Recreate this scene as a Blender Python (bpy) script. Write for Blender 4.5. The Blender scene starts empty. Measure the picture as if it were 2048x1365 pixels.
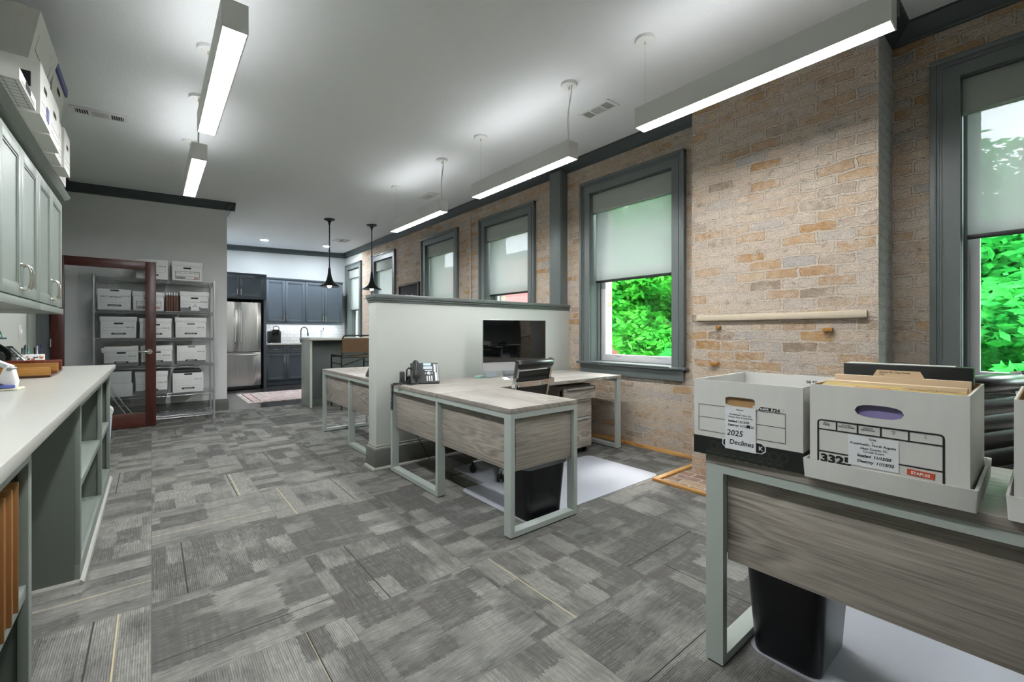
import bpy, bmesh, math, random
from mathutils import Vector, Matrix
random.seed(7)
sc = bpy.context.scene
COL = sc.collection
PI = math.pi
def R(d): return math.radians(d)

# ---------------------------------------------------------------- mesh builder
class MB:
    def __init__(s): s.bm = bmesh.new()
    def face(s, pts, mi=0):
        vs = [s.bm.verts.new(p) for p in pts]
        f = s.bm.faces.new(vs); f.material_index = mi
        return s
    def box(s, x0, x1, y0, y1, z0, z1, b=0.0, mi=0, seg=2):
        if x0 > x1: x0, x1 = x1, x0
        if y0 > y1: y0, y1 = y1, y0
        if z0 > z1: z0, z1 = z1, z0
        p = [(x, y, z) for x in (x0, x1) for y in (y0, y1) for z in (z0, z1)]
        v = [s.bm.verts.new(q) for q in p]
        fs = []
        for idx in ((0, 1, 3, 2), (4, 6, 7, 5), (0, 4, 5, 1), (2, 3, 7, 6), (0, 2, 6, 4), (1, 5, 7, 3)):
            f = s.bm.faces.new([v[i] for i in idx]); f.material_index = mi; fs.append(f)
        if b > 0:
            es = list({e for f in fs for e in f.edges})
            bmesh.ops.bevel(s.bm, geom=es, offset=b, segments=seg, affect='EDGES', profile=0.5, clamp_overlap=True)
        return s
    def prism(s, pts, axis, a0, a1, mi=0, b=0.0):
        def P(q, a):
            return {'x': (a, q[0], q[1]), 'y': (q[0], a, q[1]), 'z': (q[0], q[1], a)}[axis]
        lo = [s.bm.verts.new(P(q, a0)) for q in pts]
        hi = [s.bm.verts.new(P(q, a1)) for q in pts]
        n = len(pts); fs = []
        fs.append(s.bm.faces.new(lo)); fs.append(s.bm.faces.new(list(reversed(hi))))
        for i in range(n):
            fs.append(s.bm.faces.new([lo[i], hi[i], hi[(i + 1) % n], lo[(i + 1) % n]]))
        for f in fs: f.material_index = mi
        if b > 0:
            es = list({e for f in fs[:2] for e in f.edges})
            bmesh.ops.bevel(s.bm, geom=es, offset=b, segments=2, affect='EDGES', profile=0.5, clamp_overlap=True)
        return s
    def sweep(s, prof, p0, p1, out, up=(0, 0, 1), mi=0):
        # extrude a profile [(out, up)] from p0 to p1
        p0, p1, o, u = Vector(p0), Vector(p1), Vector(out), Vector(up)
        A = [s.bm.verts.new(p0 + o * a + u * b) for a, b in prof]
        B = [s.bm.verts.new(p1 + o * a + u * b) for a, b in prof]
        n = len(prof)
        for i in range(n):
            s.bm.faces.new([A[i], A[(i + 1) % n], B[(i + 1) % n], B[i]]).material_index = mi
        s.bm.faces.new(A).material_index = mi; s.bm.faces.new(list(reversed(B))).material_index = mi
        return s
    def tube(s, path, r, seg=8, closed=False, mi=0, cap=True):
        pts = [Vector(p) for p in path]; n = len(pts)
        rs = r if isinstance(r, (list, tuple)) else [r] * n
        tan = []
        for i in range(n):
            a = pts[i - 1] if (i > 0 or closed) else pts[i]
            b = pts[(i + 1) % n] if (i < n - 1 or closed) else pts[i]
            t = (b - a); t = t.normalized() if t.length > 1e-9 else Vector((0, 0, 1)); tan.append(t)
        ref = Vector((0, 0, 1)) if abs(tan[0].z) < 0.9 else Vector((1, 0, 0))
        nrm = tan[0].cross(ref).normalized(); rings = []
        for i in range(n):
            if i > 0:
                q = tan[i - 1].rotation_difference(tan[i]); nrm = (q @ nrm).normalized()
            bn = tan[i].cross(nrm).normalized()
            rings.append([s.bm.verts.new(pts[i] + (nrm * math.cos(2 * PI * k / seg) + bn * math.sin(2 * PI * k / seg)) * rs[i]) for k in range(seg)])
        m = n if closed else n - 1
        for i in range(m):
            A, B = rings[i], rings[(i + 1) % n]
            for k in range(seg):
                s.bm.faces.new([A[k], A[(k + 1) % seg], B[(k + 1) % seg], B[k]]).material_index = mi
        if cap and not closed:
            s.bm.faces.new(list(reversed(rings[0]))).material_index = mi; s.bm.faces.new(rings[-1]).material_index = mi
        return s
    def cyl(s, p0, p1, r, seg=12, r2=None, mi=0):
        return s.tube([p0, p1], [r, r if r2 is None else r2], seg, mi=mi)
    def lathe(s, prof, c=(0, 0, 0), seg=24, mi=0, closed=False):
        rings = []
        for r, z in prof:
            r = max(r, 1e-4)
            rings.append([s.bm.verts.new((c[0] + r * math.cos(2 * PI * k / seg), c[1] + r * math.sin(2 * PI * k / seg), c[2] + z)) for k in range(seg)])
        n = len(rings)
        for i in range(n if closed else n - 1):
            A, B = rings[i], rings[(i + 1) % n]
            for k in range(seg):
                s.bm.faces.new([A[k], A[(k + 1) % seg], B[(k + 1) % seg], B[k]]).material_index = mi
        if not closed:
            s.bm.faces.new(list(reversed(rings[0]))).material_index = mi; s.bm.faces.new(rings[-1]).material_index = mi
        return s
    def ball(s, c, r, seg=12, sx=1, sy=1, sz=1):
        n = seg // 2 + 1
        rings = []
        for i in range(1, n):
            t = PI * i / n
            rings.append([s.bm.verts.new((c[0] + sx * r * math.sin(t) * math.cos(2 * PI * k / seg), c[1] + sy * r * math.sin(t) * math.sin(2 * PI * k / seg), c[2] - sz * r * math.cos(t))) for k in range(seg)])
        a = s.bm.verts.new((c[0], c[1], c[2] - sz * r)); b = s.bm.verts.new((c[0], c[1], c[2] + sz * r))
        for k in range(seg):
            s.bm.faces.new([a, rings[0][(k + 1) % seg], rings[0][k]])
            s.bm.faces.new([b, rings[-1][k], rings[-1][(k + 1) % seg]])
        for i in range(len(rings) - 1):
            for k in range(seg):
                s.bm.faces.new([rings[i][k], rings[i][(k + 1) % seg], rings[i + 1][(k + 1) % seg], rings[i + 1][k]])
        return s
    def grid(s, f, nu, nv, mi=0):
        V = [[s.bm.verts.new(f(i / nu, j / nv)) for j in range(nv + 1)] for i in range(nu + 1)]
        for i in range(nu):
            for j in range(nv):
                s.bm.faces.new([V[i][j], V[i + 1][j], V[i + 1][j + 1], V[i][j + 1]]).material_index = mi
        return s
    def loft(s, rings, mi=0, cap0=True, cap1=True):
        V = [[s.bm.verts.new(p) for p in ring] for ring in rings]
        n = len(V[0])
        for i in range(len(V) - 1):
            for k in range(n):
                s.bm.faces.new([V[i][k], V[i][(k + 1) % n], V[i + 1][(k + 1) % n], V[i + 1][k]]).material_index = mi
        if cap0: s.bm.faces.new(list(reversed(V[0]))).material_index = mi
        if cap1: s.bm.faces.new(V[-1]).material_index = mi
        return s
    def build(s, name, mat, parent=None, loc=None, flat=False, ang=35, fixn=True):
        if fixn: bmesh.ops.recalc_face_normals(s.bm, faces=s.bm.faces)
        off = Vector((0, 0, 0))
        if parent is not None and parent.get('_w'):
            p = parent
            while p is not None:
                off += p.location; p = p.parent
        elif parent is None and loc is not None:
            off = Vector(loc)
        if off.length > 0: bmesh.ops.translate(s.bm, verts=s.bm.verts, vec=-off)
        me = bpy.data.meshes.new(name); s.bm.to_mesh(me); s.bm.free()
        for m in (mat if isinstance(mat, (list, tuple)) else [mat]): me.materials.append(m)
        if not flat:
            for p in me.polygons: p.use_smooth = True
            me.set_sharp_from_angle(angle=R(ang))
        o = bpy.data.objects.new(name, me); COL.objects.link(o)
        if parent is not None:
            o.parent = parent
            if parent.get('_w'): o['_w'] = 1
        elif loc is not None: o.location = loc
        return o

def rrect(w, d, r, z, cx=0, cy=0, n=5):
    pts = []
    for sx, sy, a0 in ((1, 1, 0), (-1, 1, 90), (-1, -1, 180), (1, -1, 270)):
        for i in range(n + 1):
            a = R(a0 + 90 * i / n)
            pts.append((cx + sx * (w / 2 - r) + r * math.cos(a), cy + sy * (d / 2 - r) + r * math.sin(a), z))
    return pts

def tag(o, label=None, cat=None, group=None, kind=None):
    if label: o['label'] = label
    if cat: o['category'] = cat
    if group: o['group'] = group
    if kind: o['kind'] = kind
    return o
def thing(name, label, cat, loc=(0, 0, 0), group=None, rz=0.0, world=True):
    o = bpy.data.objects.new(name, None); o.empty_display_size = 0.05
    COL.objects.link(o); o.location = loc; o.rotation_euler = (0, 0, rz)
    if world: o['_w'] = 1
    return tag(o, label, cat, group)
def struct(name, mb, mat, **k):
    return tag(mb.build(name, mat, **k), kind='structure')
def sroot(name, loc=(0, 0, 0)):
    o = bpy.data.objects.new(name, None); o.empty_display_size = 0.05; COL.objects.link(o); o.location = loc
    o['_w'] = 1; o['kind'] = 'structure'
    return o
def copy_tree(o, parent=None):
    c = o.copy(); COL.objects.link(c)
    if parent is not None: c.parent = parent
    for ch in list(o.children): copy_tree(ch, c)
    return c
def place(o, loc, rz=0.0, label=None, group=None):
    o.location = loc; o.rotation_euler = (0, 0, rz)
    if label: o['label'] = label
    if group: o['group'] = group
    return o

def text(name, body, size, mat, parent, loc, face='-y', align='LEFT', bold=0.0, shear=0.0, sx=1.0, ext=0.0003, tilt=0.0, space=1.0):
    cu = bpy.data.curves.new('t', 'FONT'); cu.body = body; cu.size = size; cu.align_x = align
    cu.extrude = ext; cu.offset = bold; cu.shear = shear; cu.resolution_u = 3; cu.space_line = space
    to = bpy.data.objects.new('t', cu); COL.objects.link(to)
    dg = bpy.context.evaluated_depsgraph_get(); dg.update()
    me = bpy.data.meshes.new_from_object(to.evaluated_get(dg))
    bpy.data.objects.remove(to); bpy.data.curves.remove(cu)
    me.materials.clear(); me.materials.append(mat)
    o = bpy.data.objects.new(name, me); me.name = name; COL.objects.link(o)
    rot = {'-y': Matrix.Rotation(R(90), 4, 'X'), '-x': Matrix.Rotation(R(-90), 4, 'Z') @ Matrix.Rotation(R(90), 4, 'X'),
           '+x': Matrix.Rotation(R(90), 4, 'Z') @ Matrix.Rotation(R(90), 4, 'X'), 'up': Matrix.Identity(4)}[face]
    M_ = rot @ Matrix.Rotation(tilt, 4, 'Z') @ Matrix.Diagonal((sx, 1, 1, 1))
    me.transform(M_)
    off = Vector((0, 0, 0))
    if parent is not None:
        if parent.get('_w'):
            p = parent
            while p is not None: off += p.location; p = p.parent
        o.parent = parent
    o.location = Vector(loc) - off
    return o

# ---------------------------------------------------------------- materials
class NT:
    def __init__(s, name):
        s.mat = bpy.data.materials.new(name); s.mat.use_nodes = True
        s.t = s.mat.node_tree; s.t.nodes.clear()
        s.out = s.t.nodes.new('ShaderNodeOutputMaterial')
    def n(s, typ, ins=None, **props):
        nd = s.t.nodes.new(typ)
        for k, v in props.items(): setattr(nd, k, v)
        for k, v in (ins or {}).items():
            sk = nd.inputs[k]
            if isinstance(v, bpy.types.NodeSocket): s.t.links.new(v, sk)
            else:
                if sk.type == 'RGBA' and len(v) == 3: v = (*v, 1)
                sk.default_value = v
        return nd
    def m(s, op, a, b=None, c=None, clamp=False):
        ins = {0: a}
        if b is not None: ins[1] = b
        if c is not None: ins[2] = c
        return s.n('ShaderNodeMath', ins, operation=op, use_clamp=clamp).outputs[0]
    def mix(s, f, a, b, mode='MIX'):
        return s.n('ShaderNodeMix', {0: f, 6: a, 7: b}, data_type='RGBA', blend_type=mode).outputs[2]
    def ramp(s, f, stops, interp='LINEAR'):
        nd = s.n('ShaderNodeValToRGB', {0: f}); cr = nd.color_ramp; cr.interpolation = interp
        while len(cr.elements) > 1: cr.elements.remove(cr.elements[-1])
        for i, (p, c) in enumerate(stops):
            e = cr.elements[0] if i == 0 else cr.elements.new(p)
            e.position = p; c = (c, c, c) if isinstance(c, (int, float)) else c
            e.color = (*c, 1)
        return nd.outputs[0]
    def co(s): return s.n('ShaderNodeTexCoord').outputs['Object']
    def sep(s, v): return s.n('ShaderNodeSeparateXYZ', {0: v}).outputs
    def comb(s, x, y, z=0.0): return s.n('ShaderNodeCombineXYZ', {0: x, 1: y, 2: z}).outputs[0]
    def noise(s, v, scale, detail=3.0, rough=0.55, dist=0.0):
        return s.n('ShaderNodeTexNoise', {'Vector': v, 'Scale': scale, 'Detail': detail, 'Roughness': rough, 'Distortion': dist})
    def vmul(s, v, k): return s.n('ShaderNodeVectorMath', {0: v, 1: k}, operation='MULTIPLY').outputs[0]
    def vadd(s, a, b): return s.n('ShaderNodeVectorMath', {0: a, 1: b}, operation='ADD').outputs[0]
    def bump(s, h, st, d=0.01): return s.n('ShaderNodeBump', {'Height': h, 'Strength': st, 'Distance': d}).outputs[0]
    def pbr(s, col, rough=0.5, metal=0.0, normal=None, **k):
        ins = {'Base Color': col, 'Roughness': rough, 'Metallic': metal}
        if normal is not None: ins['Normal'] = normal
        ins.update(k)
        p = s.n('ShaderNodeBsdfPrincipled', ins)
        s.t.links.new(p.outputs[0], s.out.inputs[0]); return s.mat

def simple(name, col, rough=0.5, metal=0.0, var=0.0, vs=8.0, bump=0.0, bs=60.0, **k):
    t = NT(name); co = t.co()
    c = (*col, 1); nrm = None
    if var > 0:
        f = t.noise(co, vs, 4).outputs[0]
        c = t.mix(f, tuple(x * (1 - var) for x in col), tuple(min(1, x * (1 + var)) for x in col))
    if bump > 0: nrm = t.bump(t.noise(co, bs, 3).outputs[0], bump, 0.004)
    return t.pbr(c, rough, metal, nrm, **k)

def lin(r, g, b):
    f = lambda c: (c / 255 / 12.92) if c <= 10 else (((c / 255) + 0.055) / 1.055) ** 2.4
    return (f(r), f(g), f(b))

def brick_mat(name, plane, kind='wall'):
    t = NT(name); x, y, z = t.sep(t.co())
    v = {'yz': t.comb(y, z), 'xz': t.comb(x, z), 'xy': t.comb(y, x)}[plane]
    n1 = t.noise(v, 5.0, 3).outputs['Color']; n2 = t.noise(v, 26.0, 2).outputs['Color']
    half = (-0.5, -0.5, -0.5)
    vd = t.vadd(v, t.vmul(t.vadd(n1, half), (0.05, 0.05, 0)))
    vd = t.vadd(vd, t.vmul(t.vadd(n2, half), (0.024, 0.022, 0)))
    b = t.n('ShaderNodeTexBrick', {'Vector': vd, 'Color1': (0, 0, 0), 'Color2': (1, 1, 1), 'Mortar': (0.5, 0.5, 0.5), 'Scale': 1.0,
            'Mortar Size': 0.009, 'Mortar Smooth': 0.35, 'Bias': 0.0, 'Brick Width': 0.215 if kind != 'hearth' else 0.2, 'Row Height': 0.0735 if kind != 'hearth' else 0.1})
    rnd = b.outputs['Color']; mort = b.outputs['Fac']
    if kind == 'hearth':
        bc = t.ramp(rnd, [(0, lin(150, 110, 95)), (.3, lin(185, 150, 125)), (.6, lin(140, 115, 115)), (1, lin(200, 170, 140))])
    else:
        bc = t.ramp(rnd, [(0.0, lin(220, 203, 186)), (.16, lin(220, 196, 169)), (.30, lin(196, 145, 81)), (.38, lin(222, 207, 192)), (.52, lin(190, 186, 184)),
                          (.60, lin(207, 160, 100)), (.70, lin(222, 203, 184)), (.84, lin(218, 201, 184)), (.90, lin(160, 136, 113)), (.94, lin(228, 214, 199)), (1, lin(214, 179, 134))])
    grain = t.noise(v, 62.0, 5, 0.7).outputs[0]
    bc = t.mix(t.ramp(grain, [(.40, 0.0), (.72, 0.6)]), bc, t.mix(0.45, bc, (*lin(118, 98, 82), 1)))
    wash_n = t.noise(v, 2.2, 5, 0.6).outputs[0]; wash_f = t.noise(v, 17.0, 6, 0.75).outputs[0]
    wsum = t.m('ADD', t.m('MULTIPLY', wash_n, 0.55), t.m('MULTIPLY', wash_f, 0.6))
    wash = t.ramp(wsum, [(.50, 0.05 if kind != 'hearth' else 0), (.595, .40 if kind != 'hearth' else .1), (.69, 0.9 if kind != 'hearth' else .3)])
    bc = t.mix(wash, bc, t.mix(t.noise(v, 40.0, 3).outputs[0], (*lin(218, 200, 180), 1), (*lin(238, 224, 207), 1)))
    mc = t.mix(t.noise(v, 30.0, 4).outputs[0], (*lin(204, 187, 168), 1), (*lin(234, 221, 205), 1))
    if kind == 'side':
        bc = t.mix(0.9, bc, (*lin(232, 236, 234), 1)); mc = t.mix(0.9, mc, (*lin(226, 230, 228), 1))
    c = t.mix(mort, bc, mc)
    # open joints under the courses, chips and stains
    gap = t.ramp(t.noise(t.vmul(vd, (1, 2.6, 1)), 15.0, 7, 0.75).outputs[0], [(.44, 0.0), (.51, 1.0)])
    edge = t.ramp(mort, [(0.0, 0.05), (.10, 1.0), (.5, 0.6), (.9, 0.05)])
    gp = t.m('MULTIPLY', gap, edge)
    c = t.mix(gp, c, (*lin(58, 46, 38), 1))
    spot = t.ramp(t.noise(v, 11.0, 7, 0.78).outputs[0], [(.57, 0.0), (.66, 0.6)])
    c = t.mix(spot, c, (*lin(128, 102, 80), 1))
    fine = t.ramp(t.noise(v, 120.0, 4, .7).outputs[0], [(.36, .4), (.55, 0.0)])
    c = t.mix(fine, c, (*lin(110, 94, 82), 1))
    h = t.m('ADD', t.m('MULTIPLY', t.m('SUBTRACT', 1.0, mort), 0.7), t.m('ADD', t.m('MULTIPLY', grain, 0.5), t.m('MULTIPLY', wash_f, 0.9)))
    h = t.m('SUBTRACT', h, t.m('MULTIPLY', gp, 0.9))
    return t.pbr(c, 0.9, 0, t.bump(h, 1.0, 0.02))

def carpet_mat():
    t = NT('carpet tile'); x, y, z = t.sep(t.co()); S = 0.61
    px = t.m('DIVIDE', x, S); py = t.m('DIVIDE', t.m('ADD', y, 0.01), S)
    ix = t.m('FLOOR', px); iy = t.m('FLOOR', py); fx = t.m('FRACT', px); fy = t.m('FRACT', py)
    wn = t.n('ShaderNodeTexWhiteNoise', {'Vector': t.comb(ix, iy, 3.7)}, noise_dimensions='3D')
    r1, r2, r3 = t.sep(wn.outputs['Color'])
    odd = t.m('FLOORED_MODULO', t.m('ADD', ix, iy), 2.0)
    def sw(a, b): return t.m('ADD', t.m('MULTIPLY', a, odd), t.m('MULTIPLY', b, t.m('SUBTRACT', 1.0, odd)))
    a = sw(fx, fy); b = sw(fy, fx)          # a runs along the ribs, b across them
    ox = t.m('MULTIPLY', r1, 37.0); oy = t.m('MULTIPLY', r2, 53.0)
    av = t.m('ADD', a, ox); bv = t.m('ADD', b, oy)
    nz = t.noise(t.comb(t.m('MULTIPLY', av, 6.0), t.m('MULTIPLY', bv, 60.0)), 1.0, 3, .6).outputs[0]
    nz2 = t.noise(t.comb(t.m('MULTIPLY', av, 60.0), t.m('MULTIPLY', bv, 6.0)), 1.0, 2).outputs[0]
    ca = t.m('FLOOR', t.m('ADD', t.m('MULTIPLY', av, 2.6), t.m('MULTIPLY', nz, 0.35)))
    cb = t.m('FLOOR', t.m('ADD', t.m('MULTIPLY', bv, 5.6), t.m('MULTIPLY', nz2, 0.25)))
    cell = t.n('ShaderNodeTexWhiteNoise', {'Vector': t.comb(ca, cb, 1.3)}, noise_dimensions='3D').outputs['Value']
    soft = t.noise(t.comb(t.m('MULTIPLY', av, 2.2), t.m('MULTIPLY', bv, 4.0)), 1.0, 3).outputs[0]
    tl = t.m('MULTIPLY', t.m('SUBTRACT', r3, .5), .22)
    light = t.ramp(t.m('ADD', t.m('ADD', t.m('MULTIPLY', cell, 0.42), t.m('MULTIPLY', soft, 0.9)), tl), [(.56, 0.0), (.80, 1.0)])
    streak = t.ramp(t.noise(t.comb(t.m('MULTIPLY', av, 2.4), t.m('MULTIPLY', bv, 70.0)), 1.0, 3, .65).outputs[0], [(.46, 0.0), (.66, 1.0)])
    xs = t.ramp(t.noise(t.comb(t.m('MULTIPLY', av, 26.0), t.m('MULTIPLY', bv, 1.8)), 1.0, 2).outputs[0], [(.42, 0.0), (.66, 1.0)])
    rib = t.m('MULTIPLY', t.m('ADD', t.m('SINE', t.m('MULTIPLY', b, 2 * PI * 84)), 1.0), 0.5)
    speck = t.noise(t.comb(x, y, 0.0), 260.0, 2, .7).outputs[0]
    yarn = t.noise(t.comb(t.m('MULTIPLY', av, 9.0), t.m('MULTIPLY', bv, 84.0)), 1.0, 2, .6).outputs[0]
    rb = t.m('ADD', t.m('MULTIPLY', rib, 0.45), t.m('MULTIPLY', t.ramp(yarn, [(.3, 0.0), (.7, 1.0)]), 0.55))
    dark = t.mix(rb, (*lin(58, 57, 55), 1), (*lin(108, 106, 103), 1))
    lit = t.mix(rb, (*lin(106, 105, 100), 1), (*lin(166, 165, 158), 1))
    f = t.m('MULTIPLY', light, t.m('SUBTRACT', 1.0, t.m('ADD', t.m('MULTIPLY', streak, 0.35), t.m('MULTIPLY', xs, .25))))
    c = t.mix(f, dark, lit)
    c = t.mix(t.m('MULTIPLY', streak, t.m('MULTIPLY', xs, .6)), c, lit)
    c = t.mix(t.ramp(speck, [(.42, 0.0), (.68, 0.35)]), c, (*lin(90, 88, 84), 1))
    # single accent yarns running along the ribs
    def line(pos, w): return t.m('LESS_THAN', t.m('ABSOLUTE', t.m('SUBTRACT', b, pos)), w)
    tan_on = t.m('GREATER_THAN', r3, 0.6); drk_on = t.m('GREATER_THAN', r1, 0.42)
    c = t.mix(t.m('MULTIPLY', line(t.m('ADD', t.m('MULTIPLY', r2, 0.8), 0.1), 0.0045), tan_on), c, (*lin(186, 170, 138), 1))
    c = t.mix(t.m('MULTIPLY', line(t.m('ADD', t.m('MULTIPLY', r3, 0.7), 0.15), 0.004), drk_on), c, (*lin(48, 47, 46), 1))
    ex = t.m('MINIMUM', t.m('MINIMUM', fx, t.m('SUBTRACT', 1.0, fx)), t.m('MINIMUM', fy, t.m('SUBTRACT', 1.0, fy)))
    c = t.mix(t.ramp(ex, [(0.0, 0.5), (.006, 0.0)]), c, (*lin(90, 88, 84), 1))
    tone = t.m('ADD', 0.9, t.m('MULTIPLY', r2, 0.2))
    c = t.mix(1.0, c, t.comb(tone, tone, tone), 'MULTIPLY')
    return t.pbr(c, 0.95, 0, t.bump(t.m('ADD', rib, speck), 0.35, 0.003))

def wood_mat(name, axis, dark, light, rough=0.45, fine=120.0):
    t = NT(name); x, y, z = t.sep(t.co())
    al, c1, c2 = {'x': (x, y, z), 'y': (y, x, z), 'z': (z, x, y)}[axis]
    cc = t.m('ADD', c1, c2)
    v = t.comb(t.m('MULTIPLY', al, 1.3), t.m('MULTIPLY', cc, 7.0))
    big = t.noise(v, 1.0, 3, 0.5, 0.4).outputs[0]
    rings = t.m('SINE', t.m('MULTIPLY', t.m('ADD', t.m('MULTIPLY', big, .9), t.m('MULTIPLY', cc, 1.6)), 60.0))
    fn = t.noise(t.comb(t.m('MULTIPLY', al, 2.2), t.m('MULTIPLY', cc, fine)), 1.0, 5, 0.7).outputs[0]
    fn2 = t.noise(t.comb(t.m('MULTIPLY', al, 7.0), t.m('MULTIPLY', cc, fine * 3)), 1.0, 2, 0.6).outputs[0]
    fig = t.ramp(t.noise(t.comb(t.m('MULTIPLY', al, .8), t.m('MULTIPLY', cc, 5.0)), 1.0, 2).outputs[0], [(.45, 0.0), (.65, 1.0)])
    f = t.m('ADD', t.m('MULTIPLY', t.m('MULTIPLY', rings, fig), 0.09), t.m('ADD', t.m('ADD', t.m('MULTIPLY', fn, 0.5), t.m('MULTIPLY', fn2, .25)), t.m('MULTIPLY', big, 0.28)))
    c = t.ramp(f, [(.38, dark), (.52, tuple((a + b) / 2 for a, b in zip(dark, light))), (.68, light)])
    return t.pbr(c, rough, 0, t.bump(f, 0.12, 0.003))

def emit(name, col, st):
    t = NT(name); e = t.n('ShaderNodeEmission', {'Color': (*col, 1), 'Strength': st})
    t.t.links.new(e.outputs[0], t.out.inputs[0]); return t.mat

def glass_mat(name, tint=(1, 1, 1), refl=1.0, trans=1.0):
    t = NT(name)
    tr = t.n('ShaderNodeBsdfTransparent', {'Color': (*[c * trans for c in tint], 1)})
    gl = t.n('ShaderNodeBsdfGlossy', {'Color': (1, 1, 1), 'Roughness': 0.02})
    fr = t.n('ShaderNodeFresnel', {'IOR': 1.45})
    mx = t.n('ShaderNodeMixShader', {0: t.m('MULTIPLY', fr.outputs[0], refl), 1: tr.outputs[0], 2: gl.outputs[0]})
    t.t.links.new(mx.outputs[0], t.out.inputs[0]); return t.mat

def shade_mat():
    t = NT('solar screen fabric'); x, y, z = t.sep(t.co())
    w = t.m('ADD', t.m('SINE', t.m('MULTIPLY', y, 2200.0)), t.m('SINE', t.m('MULTIPLY', z, 2200.0)))
    col = t.mix(t.m('MULTIPLY', t.m('ADD', w, 2.0), .25), (*lin(184, 189, 187), 1), (*lin(200, 205, 203), 1))
    df = t.n('ShaderNodeBsdfDiffuse', {'Color': col}); tl = t.n('ShaderNodeBsdfTranslucent', {'Color': col})
    a = t.n('ShaderNodeMixShader', {0: 0.32, 1: df.outputs[0], 2: tl.outputs[0]})
    tr = t.n('ShaderNodeBsdfTransparent', {'Color': (1, 1, 1, 1)})
    b = t.n('ShaderNodeMixShader', {0: 0.22, 1: a.outputs[0], 2: tr.outputs[0]})
    t.t.links.new(b.outputs[0], t.out.inputs[0]); return t.mat

def leaf_mat(name, c0, c1, tr=0.4):
    t = NT(name); co = t.co()
    f = t.noise(co, 2.2, 3).outputs[0]; g = t.noise(co, 14.0, 2).outputs[0]
    c = t.ramp(t.m('ADD', t.m('MULTIPLY', f, .6), t.m('MULTIPLY', g, .45)), [(.36, c0), (.66, c1)])
    df = t.n('ShaderNodeBsdfDiffuse', {'Color': c}); tl = t.n('ShaderNodeBsdfTranslucent', {'Color': c})
    a = t.n('ShaderNodeMixShader', {0: tr, 1: df.outputs[0], 2: tl.outputs[0]})
    t.t.links.new(a.outputs[0], t.out.inputs[0]); return t.mat

def tile_mat():
    t = NT('dark floor tile'); x, y, z = t.sep(t.co())
    b = t.n('ShaderNodeTexBrick', {'Vector': t.comb(x, y), 'Color1': lin(40, 38, 40), 'Color2': lin(54, 52, 53), 'Mortar': lin(112, 106, 102), 'Scale': 1.0, 'Mortar Size': 0.004,
            'Mortar Smooth': 0.1, 'Brick Width': 0.6, 'Row Height': 0.3})
    n = t.noise(t.comb(x, y), 7.0, 4).outputs[0]
    c = t.mix(t.m('MULTIPLY', n, .35), b.outputs[0], (*lin(64, 61, 62), 1))
    return t.pbr(c, 0.18, 0, t.bump(b.outputs[1], -0.2, 0.002))

def subway_mat():
    t = NT('white subway tile'); x, y, z = t.sep(t.co())
    b = t.n('ShaderNodeTexBrick', {'Vector': t.comb(x, z), 'Color1': lin(226, 229, 232), 'Color2': lin(236, 238, 240), 'Mortar': lin(186, 190, 194), 'Scale': 1.0, 'Mortar Size': 0.003,
            'Mortar Smooth': 0.1, 'Brick Width': 0.15, 'Row Height': 0.075})
    return t.pbr(b.outputs[0], 0.2, 0, t.bump(b.outputs[1], -0.3, 0.002))

def rug_mat():
    t = NT('oriental rug pile'); g = t.n('ShaderNodeTexCoord').outputs['Generated']
    x, y, z = t.sep(g)
    X = t.m('MULTIPLY', x, 1.9); Y = t.m('MULTIPLY', y, 1.35)
    v = t.n('ShaderNodeTexVoronoi', {'Vector': t.comb(X, Y), 'Scale': 13.0}, distance='MANHATTAN', feature='F1')
    fld = t.ramp(v.outputs['Distance'], [(0, lin(90, 66, 66)), (.25, lin(186, 150, 146)), (.45, lin(206, 196, 190)), (.7, lin(90, 92, 112)), (1, lin(190, 160, 150))])
    hue = t.ramp(t.n('ShaderNodeTexWhiteNoise', {'Vector': v.outputs['Color']}).outputs['Value'], [(0, lin(170, 110, 108)), (.3, lin(210, 198, 190)), (.55, lin(84, 90, 120)), (.8, lin(196, 150, 126)), (1, lin(220, 212, 206))], 'CONSTANT')
    fld = t.mix(0.3, t.mix(0.5, fld, hue), (*lin(226, 220, 216), 1))
    e = t.m('MINIMUM', t.m('MINIMUM', X, t.m('SUBTRACT', 1.9, X)), t.m('MINIMUM', Y, t.m('SUBTRACT', 1.35, Y)))
    bd = t.ramp(e, [(0, lin(222, 216, 210)), (.025, lin(60, 54, 58)), (.05, lin(206, 190, 184)), (.15, lin(70, 62, 66)), (.17, lin(214, 206, 200))], 'CONSTANT')
    w = t.n('ShaderNodeTexVoronoi', {'Vector': t.comb(X, Y), 'Scale': 26.0}).outputs['Color']
    bd = t.mix(t.ramp(t.sep(w)[0], [(.5, 0.0), (.55, 0.6)]), bd, (*lin(150, 100, 100), 1))
    c = t.mix(t.m('LESS_THAN', e, 0.19), fld, bd)
    return t.pbr(c, 0.95, 0, t.bump(t.noise(g, 300.0, 1).outputs[0], .3, .003))

def ceil_mat():
    t = NT('textured ceiling paint'); co = t.co()
    a = t.noise(co, 55.0, 3, 0.6).outputs[0]; b = t.noise(co, 9.0, 3).outputs[0]
    h = t.m('MULTIPLY', t.ramp(a, [(.5, 0.0), (.62, 1.0)]), t.ramp(b, [(.4, 0.1), (.6, 1.0)]))
    return t.pbr((*lin(228, 230, 232), 1), 0.9, 0, t.bump(h, 0.25, 0.004))

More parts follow.
